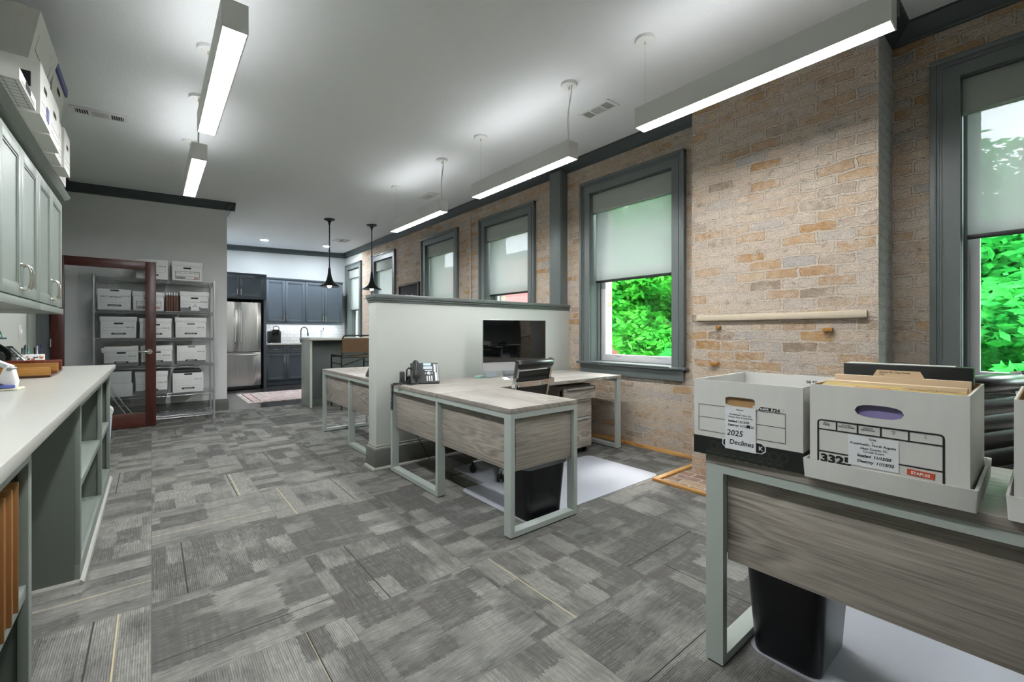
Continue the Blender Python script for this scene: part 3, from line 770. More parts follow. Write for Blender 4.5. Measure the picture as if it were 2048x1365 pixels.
def cone_pendant(x, y, label):
    z0, z1 = 1.955, zc(x)
    t = thing('cone_pendant_lamp', label, 'pendant lamp', (x, y, z0), 'cone pendant lamps over the kitchen bar')
    MB().lathe([(0, -.10), (.012, -.10), (.02, -.06), (.026, -.05), (.03, -.04), (.07, -.022), (.088, -.016), (.09, .004), (0, .004)], (x, y, z1), 28).build('canopy', m_bronze, t)
    MB().cyl((x, y, z0 + .33), (x, y, z1 - .09), .009, 10).lathe([(.009, -.012), (.017, -.006), (.017, .006), (.009, .012)], (x, y, z0 + .62), 12).build('stem', m_bronze, t)
    prof = [(.165, 0), (.172, .002), (.172, .008), (.14, .03), (.10, .06), (.066, .095), (.045, .14), (.034, .19), (.026, .24), (.022, .30), (.016, .33), (.004, .335),
            (.004, .325), (.012, .29), (.02, .23), (.028, .18), (.038, .135), (.06, .09), (.094, .055), (.135, .025)]
    MB().lathe(prof, (x, y, z0), 36, closed=True).build('shade', m_bronze, t)
    MB().ball((x, y, z0 + .018), .034, 12).build('bulb', m_bulb, t)
    MB().cyl((x, y, z0 + .045), (x, y, z0 + .14), .018, 12).build('socket', m_bronze, t)
cone_pendant(2.37, 7.83, 'dark cone pendant lamp in front of the kitchen cabinet doors')
cone_pendant(3.13, 7.86, 'dark cone pendant lamp in front of the brick between two windows')

# ================================================================ desks
def desk(label, X0, yb, s, ylen_main=.79, ylen_ret=.81):
    # X0 front plane, yb the edge against the partition, s = direction the return runs
    t = thing('office_desk', label, 'desk', (X0, yb, 0), 'l shaped office desks')
    zt, th = .736, .03
    def Y(d): return yb + s * d
    ym, ye = Y(ylen_main), Y(ylen_main + ylen_ret)
    a, b = sorted((Y(0), ym)); MB().box(X0, X0 + 2.11, a, b - 0, zt - th, zt, b=.0015).build('main_top', m_wx, t)
    a, b = sorted((ym + s * .001, ye)); MB().box(X0, X0 + .555, a, b, zt - th, zt, b=.0015).build('return_top', m_wy, t)
    zr = zt - th
    def loop_y(x, d0, d1):          # frame loop in the y-z plane, tube 60 deep in x
        y0, y1 = sorted((Y(d0), Y(d1))); mb = MB()
        mb.box(x, x + .06, y0, y0 + .03, .008, zr).box(x, x + .06, y1 - .03, y1, .008, zr)
        mb.box(x, x + .06, y0 + .03, y1 - .03, .008, .038).box(x, x + .06, y0 + .03, y1 - .03, zr - .03, zr)
        mb.build('leg_frame', m_frame, t, flat=True)
        MB().box(x + .005, x + .055, y0 + .004, y1 - .004, 0, .008).build('foot_glide', m_blk, t)
    loop_y(X0 + .004, .004, ylen_main - .004); loop_y(X0 + 2.046, .004, ylen_main - .004)
    y0, y1 = sorted((ye, ye - s * .06)); x0, x1 = X0 + .003, X0 + .552; mb = MB()
    mb.box(x0, x0 + .03, y0, y1, .008, zr).box(x1 - .03, x1, y0, y1, .008, zr).box(x0 + .03, x1 - .03, y0, y1, .008, .038).box(x0 + .03, x1 - .03, y0, y1, zr - .03, zr)
    mb.build('leg_frame', m_frame, t, flat=True)
    MB().box(x0 + .004, x1 - .004, y0 + .005, y1 - .005, 0, .008).build('foot_glide', m_blk, t)
    # side rails under the return, panels
    y0, y1 = sorted((ym, ye - s * .06)); mb = MB()
    mb.box(X0 + .003, X0 + .033, y0, y1, zr - .03, zr).box(X0 + .52, X0 + .55, y0, y1, zr - .03, zr)
    y2, y3 = sorted((Y(.034), ym - s * .034)); mb.box(X0 + .065, X0 + 2.04, Y(.05) - .015, Y(.05) + .015, zr - .03, zr)
    mb.build('support_rail', m_frame, t, flat=True)
    MB().box(X0 + .035, X0 + .053, y0 + .004, y1 - .002, .37, zr - .012, b=.001).build('modesty_panel', m_wyd, t)
    MB().box(X0 + .035, X0 + .053, y2, y3, .37, zr - .012, b=.001).build('modesty_panel', m_wyd, t)
    yy = ye - s * .03; MB().box(X0 + .055, X0 + .52, yy - .009, yy + .009, .37, zr - .012, b=.001).build('modesty_panel', m_wxd, t)
    yy = Y(.09); MB().box(X0 + .07, X0 + 2.04, yy - .009, yy + .009, .37, zr - .03, b=.001).build('modesty_panel', m_wxd, t)
    return t
desk('grey oak L shaped desk against the white partition, holding the computer and phone', 1.55, 3.495, -1)
desk('grey oak L shaped desk behind the white partition, by the bar stool', 1.555, 3.80, 1, .74, .87)
desk('grey oak L shaped desk with storage boxes lined up along its edge', 1.525, -.83, 1, .80, .795)

# drawer pedestal under the computer desk
t = thing('file_pedestal', 'grey oak drawer pedestal on casters under the computer desk', 'drawer unit', (3.10, 3.05, 0))
MB().box(2.88, 3.33, 2.83, 3.28, .055, .665, b=.002).build('body', m_wxd, t)
for z0, z1, o in ((.535, .655, .05), (.36, .53, 0), (.062, .355, 0)):
    d = MB().box(2.885, 3.325, 2.812 - o, 2.83 - o, z0, z1, b=.0015).build('drawer', m_wxd, t)
    if o: MB().box(2.90, 3.31, 2.83 - o, 2.83, z0 + .02, z1 - .03).build('drawer_box', m_blk, d)
    MB().box(2.93, 3.28, 2.79 - o, 2.812 - o, z1 - .018, z1 - .006, b=.002).build('pull', m_alu, d)
MB().cyl((3.305, 2.758, .63), (3.305, 2.764, .63), .008, 12).build('lock', m_iron, t)
for x in (2.92, 3.29):
    for y in (2.87, 3.24): MB().cyl((x - .012, y, .026), (x + .012, y, .026), .026, 14).box(x - .006, x + .006, y - .012, y + .012, .03, .056).build('caster', m_blk, t)

# ================================================================ computer and desk things
t = thing('desktop_computer', 'silver all in one desktop computer with a dark screen against the partition', 'computer', (2.715, 3.25, .736), rz=R(-15), world=False)
w2, zb, ztp = .335, .064, .55
rings = []
mb = MB()
pts = [(-w2, zb), (w2, zb), (w2, ztp), (-w2, ztp)]
mb.box(-w2, w2, -.008, .010, zb, ztp, b=.004)
mb.grid(lambda u, v: ((u * 2 - 1) * (w2 - .01), .010 + .04 * (1 - (2 * u - 1) ** 2) * (1 - (2 * v - 1) ** 2), zb + .01 + v * (ztp - zb - .02)), 12, 10)
mb.build('housing', m_alu, t)
MB().box(-w2 + .003, w2 - .003, -.0095, -.008, zb + .082, ztp - .003, b=.0005).build('screen', m_screen, t)
mb = MB()
prof = [(-.10, 0), (-.10, .006), (.055, .007), (.075, .02), (.065, .12), (.03, .22), (.02, .22), (.055, .115), (.064, .022), (.05, .0)]
mb.prism([(y, z) for y, z in prof], 'x', -.1, .1)
mb.build('stand', m_alu, t)
MB().lathe([(0, 0), (.003, 0), (.003, .0008), (0, .0008)], (0, 0, 0), 10).build('camera_lens', m_blkg, t).location = (0, -.0100, ztp - .012)

t = thing('computer_mouse', 'white flat computer mouse on the desk in front of the screen', 'mouse', (2.50, 3.13, .736), rz=R(-18), world=False)
MB().grid(lambda u, v: ((u - .5) * .058 * (1 - .35 * (2 * v - 1) ** 4), (v - .5) * .112, .002 + .021 * (max(0, 1 - (2 * v - 1) ** 2) ** .55) * (max(0, 1 - (2 * u - 1) ** 2)) ** .4), 12, 14).build('shell', m_white, t)
MB().box(-.024, .024, -.05, .05, 0, .003, b=.001).build('base_plate', m_alu, t)
t = thing('card_holder', 'clear acrylic card holder leaning by the foot of the computer', 'card holder', (2.53, 3.40, .736), rz=R(20), world=False)
m_acr = simple('pale acrylic', lin(206, 212, 224), .15, **{'Alpha': .75})
MB().prism([(-.04, 0), (.04, 0), (.04, .004), (-.02, .004), (.015, .06), (.011, .062), (-.028, .006), (-.04, .004)], 'x', -.085, .085).build('tray', m_acr, t)
MB().prism([(-.016, .006), (-.011, .006), (.02, .056), (.015, .058)], 'x', -.045, .045).build('card', m_paper, t)
t = thing('sticky_note_box', 'small pale teal note pad lying on the desk by the card holder', 'note pad', (2.40, 3.40, .736), rz=R(12), world=False)
MB().box(-.045, .045, -.03, .03, 0, .016, b=.003).build('pad', m_teal, t)
MB().box(-.043, .043, -.028, .028, .0162, .019, b=.001).build('cover_sheet', simple('mint cover', lin(170, 208, 198), .5), t)

def arc(n, f): return [f(i / n) for i in range(n + 1)]
def desk_phone(label, loc, rz):
    t = thing('desk_phone', label, 'phone', loc, 'desk phones', rz, world=False)
    W, D = .235, .20
    tilt = R(48)
    cy, sn = math.cos(tilt), math.sin(tilt)
    def F(u, v, h=0.0):            # point on the tilted face: u across, v up the face
        return Vector((u, -.09 + v * cy - h * sn, .012 + v * sn + h * cy))
    mb = MB()
    prof = [(-.09, 0), (-.095, .01), (-.09, .018), (-.09 + D * cy, .018 + D * sn), (-.09 + D * cy + .018, .006 + D * sn), (.03, .03), (.03, 0)]
    mb.prism(prof, 'x', -W / 2, W / 2, b=.004).build('body', m_dkgrey, t)
    def plate(nm, u0, u1, v0, v1, h, m, par=None):
        b = MB(); P = [F(u0, v0, .004), F(u1, v0, .004), F(u1, v1, .004), F(u0, v1, .004)]; Q = [F(u0, v0, .004 + h), F(u1, v0, .004 + h), F(u1, v1, .004 + h), F(u0, v1, .004 + h)]
        b.loft([P, Q]); return b.build(nm, m, t)
    plate('display', -.01, .065, .137, .165, .002, simple('pale lcd', lin(206, 216, 224), .2))
    plate('display_label', -.008, .055, .170, .198, .006, simple('pale blue sticker', lin(188, 212, 224), .5))
    plate('soft_keys', .002, .064, .118, .124, .003, m_white)
    plate('directory_strip', .078, .094, .105, .185, .002, m_paper)
    plate('directory_strip', .084, .10, .012, .10, .002, m_paper)
    for k in range(12): plate('line_key', .104, .112, .014 + k * .0145, .023 + k * .0145, .003, m_white)
    c = F(.033, .092, .005); b = MB(); 
    def disc(b, u, v, r, h, seg=16):
        A = [F(u + r * math.cos(2 * PI * k / seg), v + r * math.sin(2 * PI * k / seg), .004) for k in range(seg)]
        B = [F(u + r * math.cos(2 * PI * k / seg), v + r * math.sin(2 * PI * k / seg), .004 + h) for k in range(seg)]
        b.loft([A, B]); return b
    disc(b, .033, .092, .016, .004).build('navigation_wheel', m_alu, t)
    for u in (.005, .061): disc(MB(), u, .092, .005, .003, 10).build('arrow_key', m_white, t)
    for r in range(4):
        for q in range(3): disc(MB(), .018 + q * .019, .058 - r * .014, .0062, .003, 10).build('number_key', m_white, t)
    hs = MB(); path = [F(-.075, .02 + v * .165, .02 + .035 * math.sin(PI * v) + .012) for v in [i / 10 for i in range(11)]]
    rr = [.026, .028, .024, .019, .017, .017, .017, .019, .024, .028, .025]
    hs.tube(path, rr, 12).build('handset', m_blk, t)
    return t
def coil(p0, p1, r, turns, n=14):
    p0, p1 = Vector(p0), Vector(p1); d = (p1 - p0).normalized(); a = d.orthogonal().normalized(); b = d.cross(a)
    N = int(turns * n)
    return [p0.lerp(p1, i / N) + (a * math.cos(2 * PI * i / n) + b * math.sin(2 * PI * i / n)) * r for i in range(N + 1)]
ph = desk_phone('charcoal desk phone with handset on the computer desk beside the partition end', (1.80, 3.36, .736), R(-24))
cordp = [(-.09, -.10, .02), (-.10, -.145, .006), (-.15, -.14, .006)]
MB().tube([(-.075, -.11, .03), (-.07, -.15, .008), (-.12, -.17, .006), (-.19, -.145, .012)], .0035, 8).tube(coil((-.19, -.145, .0125), (-.262, -.15, .0125), .008, 8), .0028, 6).tube(coil((-.265, -.155, .008), (-.270, -.165, -.19), .009, 20), .003, 6).build('coiled_cord', m_blk, ph)
t = thing('headset_dock', 'black wireless headset dock standing beside the desk phone', 'headset', (1.645, 3.405, .736), rz=R(-20), world=False)
MB().box(-.05, .05, -.05, .05, 0, .018, b=.006).build('base', m_blk, t)
MB().box(-.045, -.005, -.02, .045, .018, .10, b=.006).build('charger_block', m_dkgrey, t)
MB().tube([(.012, -.01, .018), (.010, 0, .07), (.014, .008, .115), (.03, .012, .13), (.05, .01, .12)], .007, 8).build('headset_band', m_blk, t)
MB().tube([(.02, -.015, .035), (.034, -.03, .06)], [.016, .016], 12).box(.02, .05, -.045, -.04, .02, .045).build('ear_piece', m_blkg, t)
p2 = desk_phone('charcoal desk phone whose corner shows past the partition end on the desk behind', (1.735, 4.12, .736), R(185))
t = thing('power_cord', 'thin black cord drooping along the partition end under the desk', 'cord', (1.56, 3.56, 0))
MB().tube(arc(16, lambda u: (1.60 + .32 * u, 3.535 - .045 * u, .60 - .57 * (u ** .7) + .08 * math.sin(u * 3.1))), .003, 6).build('cable', m_blk, t)

# ================================================================ chairs, bins, mats
def office_chair(label):
    t = thing('office_chair', label, 'chair', (0, 0, 0), 'black leather office chairs', world=False)
    # rail profile in (y, z): seat front -> seat back -> back top
    ctrl = [(.27, .455), (.22, .475), (.08, .47), (-.08, .455), (-.17, .47), (-.215, .53), (-.245, .66), (-.275, .80), (-.305, .95)]
    pts = [Vector((0, y, z)) for y, z in ctrl]
    for _ in range(2):
        q = [pts[0]]
        for i in range(len(pts) - 1):
            q += [pts[i].lerp(pts[i + 1], .25), pts[i].lerp(pts[i + 1], .75)]
        pts = q + [pts[-1]]
    Ls = [0]
    for i in range(1, len(pts)): Ls.append(Ls[-1] + (pts[i] - pts[i - 1]).length)
    def at(s):
        s *= Ls[-1]
        for i in range(1, len(pts)):
            if s <= Ls[i]: return pts[i - 1].lerp(pts[i], (s - Ls[i - 1]) / max(1e-9, Ls[i] - Ls[i - 1]))
        return pts[-1]
    def nrm(s):
        d = (at(min(1, s + .01)) - at(max(0, s - .01))).normalized(); return Vector((0, d.z, -d.y)) * -1
    for sx in (-1, 1):
        mb = MB()
        P = [at(i / 40) for i in range(41)]
        a = [[Vector((sx * .215 + ox, 0, 0)) + p + nrm(i / 40) * oz for ox, oz in ((-.012, -.016), (.012, -.016), (.012, .016), (-.012, .016))] for i, p in enumerate(P)]
        mb.loft(a).build('side_rail', m_chrome, t)
    def surf(s0, s1, n, rib, th, nm, extra=None):
        f = MB(); N = n * 6
        def pt(u, v, sgn):
            s = s0 + (s1 - s0) * u; b = abs(math.sin(PI * u * n)) ** .6
            return Vector(((v - .5) * .405, 0, 0)) + at(s) + nrm(s) * sgn * (th * .35 + rib * b)
        f.grid(lambda u, v: pt(u, v, 1), N, 4); f.grid(lambda u, v: pt(u, v, -1), N, 4)
        for v in (0, 1):
            f.grid(lambda u, w, v=v: pt(u, v, 1).lerp(pt(u, v, -1), w), N, 1)
        return f.build(nm, m_leather, t)
    surf(.0, .50, 8, .010, .012, 'seat_sling'); surf(.52, .90, 6, .009, .012, 'back_sling')
    MB().tube([Vector((x, 0, 0)) + at(.955) + Vector((0, -.004, 0)) for x in (-.225, -.2, 0, .2, .225)], [.022, .036, .038, .036, .022], 14).build('head_roll', m_leather, t)
    for x in (-.232, .232): MB().cyl(Vector((x - .006, 0, 0)) + at(.985), Vector((x + .006, 0, 0)) + at(.985), .012, 12).build('rail_cap', m_blk, t)
    c = at(.80)
    mb = MB(); arcp = [Vector((x, c.y - .05 - .03 * (1 - (x / .23) ** 2), c.z)) for x in [-.23 + .046 * i for i in range(11)]]
    mb.loft([[p + Vector((0, oy, oz)) for oy, oz in ((-.006, -.02), (.006, -.02), (.006, .02), (-.006, .02))] for p in arcp])
    for sx in (-1, 1): mb.tube([Vector((sx * .23, c.y - .05, c.z)), Vector((sx * .222, c.y + .0, c.z + .02))], .012, 8)
    mb.build('back_stretcher', m_chrome, t)
    mb = MB().box(-.21, .21, -.03, .05, .415, .435, b=.004).box(-.05, .05, -.07, .09, .395, .416, b=.006)
    mb.build('seat_bracket', m_chrome, t)
    MB().cyl((0, 0, .10), (0, 0, .40), .025, 16).cyl((0, 0, .08), (0, 0, .22), .034, 16).build('gas_column', m_chrome, t)
    for k in range(5):
        a = R(90 + 72 * k + 50); dx, dy = math.cos(a), math.sin(a)
        l = MB().tube([(dx * .03, dy * .03, .125), (dx * .16, dy * .16, .105), (dx * .285, dy * .285, .085)], [.026, .020, .013], 10).build('base_leg', m_chrome, t)
        cx, cy = dx * .285, dy * .285; px, py = -dy, dx
        w = MB().cyl((cx + px * .008, cy + py * .008, .028), (cx + px * .028, cy + py * .028, .028), .028, 16).cyl((cx - px * .028, cy - py * .028, .028), (cx - px * .008, cy - py * .008, .028), .028, 16)
        w.cyl((cx, cy, .028), (cx, cy, .085), .007, 8).cyl((cx - px * .03, cy - py * .03, .03), (cx + px * .03, cy + py * .03, .03), .012, 10)
        w.build('caster', m_blk, t)
    return t
c1 = office_chair('black ribbed leather office chair pulled up to the desk with the computer')
c2 = copy_tree(c1)
place(c1, (2.31, 2.87, 0.006), R(10))
c2.scale = (1.05, 1.05, 1.05)
place(c2, (2.475, -.16, 0.006), R(161), 'black ribbed leather office chair behind the boxes of file folders')

def wastebasket(label, cx, cy, w, d, zf, h=.375, rz=0, liner=False):
    t = thing('wastebasket', label, 'bin', (cx, cy, zf), 'black wastebaskets', rz, world=False)
    o = [(.80, 0, 0), (.82, .01, 0), (.98, h - .03, 0), (1.0, h - .028, 0), (1.03, h - .012, .0), (1.03, h, 0), (1.0, h, 0), (.985, h - .01, 0)]
    ring = [rrect(w * k, d * k, .05 * k, z) for k, z, _ in o] + [rrect(w * .96, d * .96, .045, h - .03), rrect(w * .78, d * .78, .04, .012)]
    MB().loft(ring).build('bucket', m_bin, t)
    if liner:
        m_bag = simple('grey bag liner', lin(136, 146, 150), .4)
        MB().loft([rrect(w * 1.04, d * 1.05, .05, h - .045), rrect(w * 1.055, d * 1.065, .05, h + .002), rrect(w * .96, d * .95, .045, h + .004), rrect(w * .93, d * .92, .045, h - .08)], cap0=False, cap1=False).build('bag_liner', m_bag, t)
    return t
wastebasket('black wastebasket with a grey liner under the desk with the computer', 1.915, 2.10, .36, .27, .006, .37, liner=True)
wastebasket('black wastebasket under the desk with the storage boxes', 1.848, .575, .36, .26, .006, .375)
def chair_mat(label, x0, x1, y0, y1, lip=None):
    t = thing('chair_mat', label, 'mat', ((x0 + x1) / 2, (y0 + y1) / 2, 0), 'clear chair mats')
    r = rrect(x1 - x0, y1 - y0, .06, 0, (x0 + x1) / 2, (y0 + y1) / 2)
    if lip:
        a, b, y2 = lip; ins = [p for p in rrect(b - a, .6, .06, 0, (a + b) / 2, y2 - .3)[:12]]
        body = rrect(x1 - x0, y1 - y0, .06, 0, (x0 + x1) / 2, (y0 + y1) / 2)
        r = body[:6] + [(b, y1, 0)] + ins + [(a, y1, 0)] + body[6:]
    MB().loft([[(x, y, .001) for x, y, z in r], [(x, y, .005) for x, y, z in r]]).build('sheet', m_mat, t)
chair_mat('clear plastic chair mat on the carpet under the computer desk chair', 1.76, 3.20, 1.99, 2.74, (1.98, 2.80, 3.22))
chair_mat('clear plastic chair mat on the carpet under the desk with storage boxes', 1.695, 3.0, -.62, .70)
# ================================================================ storage boxes
def hole_r(a, hw, hh, p=5.0):
    c, s_ = abs(math.cos(a)), abs(math.sin(a))
    return 1.0 / ((c / hw) ** p + (s_ / hh) ** p) ** (1 / p)
def holed_panel(mb, x0, x1, z0, z1, hx, hz, hw, hh, y0, y1, p=5.0, mi=0):
    ang = [2 * PI * k / 28 for k in range(28)]
    for cx, cz in ((x0, z0), (x1, z0), (x1, z1), (x0, z1)): ang.append(math.atan2(cz - hz, cx - hx) % (2 * PI))
    ang = sorted(set(round(a, 6) for a in ang))
    O, I = [], []
    for a in ang:
        c, s_ = math.cos(a), math.sin(a)
        t = min([((x1 - hx) / c) if c > 1e-9 else 1e9, ((x0 - hx) / c) if c < -1e-9 else 1e9, ((z1 - hz) / s_) if s_ > 1e-9 else 1e9, ((z0 - hz) / s_) if s_ < -1e-9 else 1e9])
        O.append((hx + c * t, hz + s_ * t)); r = hole_r(a, hw, hh, p); I.append((hx + c * r, hz + s_ * r))
    bm = mb.bm; n = len(ang)
    V = {}
    for nm, L, y in (('of', O, y0), ('if', I, y0), ('ib', I, y1), ('ob', O, y1)): V[nm] = [bm.verts.new((q[0], y, q[1])) for q in L]
    for a, b in (('of', 'if'), ('if', 'ib'), ('ib', 'ob'), ('ob', 'of')):
        for k in range(n): bm.faces.new([V[a][k], V[a][(k + 1) % n], V[b][(k + 1) % n], V[b][k]]).material_index = mi
def rect_line(mb, x0, x1, z0, z1, t, y=-.0012):
    mb.box(x0, x1, y, -.0002, z0, z0 + t).box(x0, x1, y, -.0002, z1 - t, z1).box(x0, x0 + t, y, -.0002, z0 + t, z1 - t).box(x1 - t, x1, y, -.0002, z0 + t, z1 - t)
    return mb
def hexagon(w, h, c): return [(-w / 2 + c, -h / 2), (w / 2 - c, -h / 2), (w / 2, -h / 2 + c * .8), (w / 2, h / 2 - c * .8), (w / 2 - c, h / 2), (-w / 2 + c, h / 2), (-w / 2, h / 2 - c * .8), (-w / 2, -h / 2 + c * .8)]
def print_banker(t, w, h, hb, band=False, note=None, num='725', small=True):
    # printed front of a bankers box: frame of lines, brand strip, dark wordmark
    mb = rect_line(MB(), -w * .43, w * .43, h * .34, hb * .62, .0012)
    mb.box(-w * .43, w * .43, -.0011, -.0002, h * .48, h * .48 + .001)
    mb.build('printed_frame', m_inkg, t, flat=True)
    if band: MB().box(-w / 2 + .001, w / 2 - .001, -.0006, -.0001, .002, h * .19).build('printed_band', m_boxband, t, flat=True)
    bw, bh = w * .42, h * .085; zc_ = h * .205
    MB().prism([(a, b + zc_) for a, b in hexagon(bw, bh, bh * .35)], 'y', -.0016, -.0003).build('wordmark_plate', m_ink, t, flat=True)
    text('wordmark', 'BANKERS BOX', bh * .62, m_paper, t, (0, -.0018, zc_ - bh * .22), '-y', 'CENTER', .0003, ext=.0001)
    text('model_mark', 'R-KIVE  ' + num, h * .06, m_ink, t, (w * .20, -.0012, hb * .62 + .004), '-y', 'LEFT', .0003, ext=.0001)
def print_table(t, w, h, hb, big='33250', red=True):
    mb = rect_line(MB(), -w * .40, w * .42, h * .10, hb * .66, .004, -.0014)
    mb.box(-w * .40, w * .42, -.0013, -.0002, hb * .52, hb * .52 + .003).box(-w * .40, w * .42, -.0013, -.0002, h * .24, h * .24 + .003)
    for k in range(1, 5): mb.box(-w * .40 + w * .164 * k, -w * .40 + w * .164 * k + .003, -.0013, -.0002, hb * .52, hb * .66)
    mb.build('printed_table', m_ink, t, flat=True)
    text('stock_number', big, h * .12, m_ink, t, (-w * .37, -.0014, h * .125), '-y', 'LEFT', .0012, sx=1.25, ext=.0001)
    if red:
        MB().box(w * .22, w * .38, -.0014, -.0003, h * .125, h * .205).build('red_label', m_red, t, flat=True)
        text('red_label_text', 'STAPLES', h * .055, m_paper, t, (w * .30, -.0016, h * .145), '-y', 'CENTER', .0003, ext=.0001)
def storage_box(label, w, d, h, style, loc, rz=0.0, lid=True, note=None, group='white storage boxes', band=False, lidtilt=0, hole=True):
    t = thing('storage_box', label, 'box', loc, group, rz, world=False)
    hb = h - (.0 if not lid else .062)
    MB().box(-w / 2, w / 2, 0, d, 0, h - .006, b=.004).build('body', m_boxg, t)
    if lid:
        mb = MB().box(-w / 2 - .007, w / 2 + .007, -.007, d + .007, h - .06, h, b=.005)
        l = mb.build('lid', m_boxg, t)
        if lidtilt: l.rotation_euler = (0, lidtilt, 0); l.location = (0, 0, -.01)
    if hole:
        zz = hb - h * .085
        MB().prism([(a, b + zz) for a, b in hexagon(w * .27, h * .075, .006)], 'y', -.001, -.0002).build('hand_hole', m_dark if style != 'light' else m_boxband, t, flat=True)
    if style in ('banker', 'light'): print_banker(t, w, h, hb, band)
    elif style == 'table': print_table(t, w, h, hb)
    if note:
        if note[0] == 'card':
            MB().box(-w * .13, w * .17, -.0026, -.0018, h * .05, h * .42).build('label_sheet', m_paper, t, flat=True)
            text('label_writing', note[1], h * .055, m_ink, t, (w * .02, -.003, h * .36), '-y', 'CENTER', .0002, ext=.0001)
        else: text('handwriting', note[1], h * .11, m_ink, t, (note[2] * w, -.0016, note[3] * h), '-y', 'LEFT', .0004, shear=.25, ext=.0001)
    return t

# ---- wire rack in front of the storage wall
RX0, RX1, RY0, RY1 = -.534, .659, 7.20, 7.625
t = thing('wire_shelving_rack', 'chrome wire shelving rack behind the glass door, filled with file boxes', 'shelving', ((RX0 + RX1) / 2, (RY0 + RY1) / 2, 0))
for x in (RX0, RX1):
    for y in (RY0, RY1):
        p = MB().cyl((x, y, .012), (x, y, 1.86), .0127, 12).lathe([(.014, 1.855), (.015, 1.865), (.012, 1.875), (0, 1.876)], (x, y, 0), 12)
        p.lathe([(.012, 0), (.02, .002), (.02, .008), (.008, .014)], (x, y, 0), 12)
        p.build('post', m_wire, t)
SH = [.085, .372, .742, 1.092, 1.438, 1.84]
shelf0 = None
for k, z in enumerate(SH):
    if shelf0 is None:
        mb = MB(); r = .0032
        for y in (RY0, RY1):
            for dz in (0, -.03): mb.cyl((RX0, y, dz), (RX1, y, dz), .0035, 6)
            n = 34
            mb.tube([(RX0 + (RX1 - RX0) * i / n, y, -.002 - (.026 if i % 2 else 0)) for i in range(n + 1)], .0028, 5)
        for x in (RX0, RX1):
            for dz in (0, -.03): mb.cyl((x, RY0, dz), (x, RY1, dz), .0035, 6)
            mb.tube([(x, RY0 + (RY1 - RY0) * i / 12, -.002 - (.026 if i % 2 else 0)) for i in range(13)], .0028, 5)
        for i in range(1, 48): x = RX0 + (RX1 - RX0) * i / 48; mb.cyl((x, RY0, .004), (x, RY1, .004), .0018, 4)
        for i in range(1, 4): y = RY0 + (RY1 - RY0) * i / 4; mb.cyl((RX0, y, -.001), (RX1, y, -.001), .0028, 5)
        for x in (RX0, RX1):
            for y in (RY0, RY1): mb.lathe([(.013, .008), (.018, .004), (.019, -.034), (.013, -.036)], (x, y, 0), 10)
        me = mb.bm
        o = mb.build('wire_shelf', m_wire, None)
        o.parent = t; shelf0 = o
        o.location = Vector((0, 0, z)) - t.location
    else:
        o = shelf0.copy(); COL.objects.link(o); o.parent = t; o.location = Vector((0, 0, z)) - t.location
def rb(label, x0, x1, z, h, style, **k):
    return storage_box(label, x1 - x0 - .014, .37, h, style, ((x0 + x1) / 2, RY0 - .015 + k.pop('dy', 0), z + .0062), k.pop('rz', 0), group='file boxes on the wire rack', **k)
S5, S4, S3, S2, S1 = SH[5], SH[4], SH[3], SH[2], SH[1]
rb('white file box on top of the wire rack, partly behind the door corner', -.16, .17, S5, .255, 'light', lid=False, hole=False)
rb('white file box printed 33250 on top of the wire rack, free of the door', .20, .53, S5, .25, 'table')
rb('white file box with a handwritten title, on the second rack level behind the glass', -.505, -.19, S4, .255, 'banker', lid=False, note=('hand', 'KSC Trial Boxes', -.42, .58))
rb('white file box printed 33250 on the second rack level, crossed by the door stile', -.183, .128, S4, .235, 'table')
rb('white file box with a paper label and grey band beside the brown folders', .285, .60, S4, .262, 'banker', band=True, note=('card', 'File\nBox\nMar 2025'))
rb('white file box behind the glass, directly over the one with the crooked lid', -.48, -.14, S3, .262, 'banker', lid=True)
rb('white file box on the middle rack level, crossed by the door stile', -.12, .205, S3, .25, 'banker')
rb('white file box with a pale hand hole, under the paper labelled box', .235, .572, S3, .265, 'light')
rb('white file box with a crooked lid behind the glass, just above the counter end', -.45, -.12, S2, .25, 'banker', band=True, lidtilt=R(-4.0))
rb('white file box behind the door lever on the fourth rack level', -.105, .212, S2, .25, 'banker', band=True)
rb('white grey banded file box right above the box topped by a black binder', .25, .57, S2, .25, 'light', lid=False, band=True)
storage_box('plain white carton on the lowest boxes shelf, under a second carton', .32, .36, .165, 'plain', (-.34, RY0 + .0, S1 + .0062), 0, False, None, 'file boxes on the wire rack', hole=False)
storage_box('plain white carton stacked on another carton behind the counter end', .31, .34, .15, 'plain', (-.348, RY0 + .01, S1 + .0062 + .16), 0, False, None, 'file boxes on the wire rack', hole=False)
rb('white file box crossed by the door stile on the lowest filled shelf', -.16, .165, S1, .29, 'banker', band=True)
rb('white file box on the lowest filled shelf with a black binder on top', .205, .545, S1, .26, 'banker', lid=False)
tt = thing('binder', 'black binder lying on the open file box on the lowest filled shelf', 'binder', (.37, 7.36, S1 + .2665))
MB().box(.225, .52, 7.20, 7.5, S1 + .2605, S1 + .285, b=.003).build('cover', m_blk, tt); MB().box(.23, .515, 7.205, 7.49, S1 + .2855, S1 + .30, b=.002).build('pages', m_dkgrey, tt)
for k in range(5):
    x = .142 + k * .026
    f = thing('accordion_folder', 'brown accordion folder on the wire rack, ' + ['first from the door stile', 'second from the door stile', 'third and middle one of five', 'second from the paper labelled box', 'touching the paper labelled box'][k], 'folder', (x + .012, 7.21, S4 + .0062), 'brown folders on the wire rack', R(random.uniform(-1, 1)), world=False)
    MB().box(-.0115, .0115, 0, .33, 0, .205, b=.003).build('gusset', m_accordb, f)
    MB().box(-.009, .009, .008, .32, .204, .235 + random.uniform(0, .03), b=.001).build('papers', m_paper, f)
t = thing('loose_cable', 'white cable hanging in a loop behind the glass door', 'cable', (-.34, 7.13, 0))
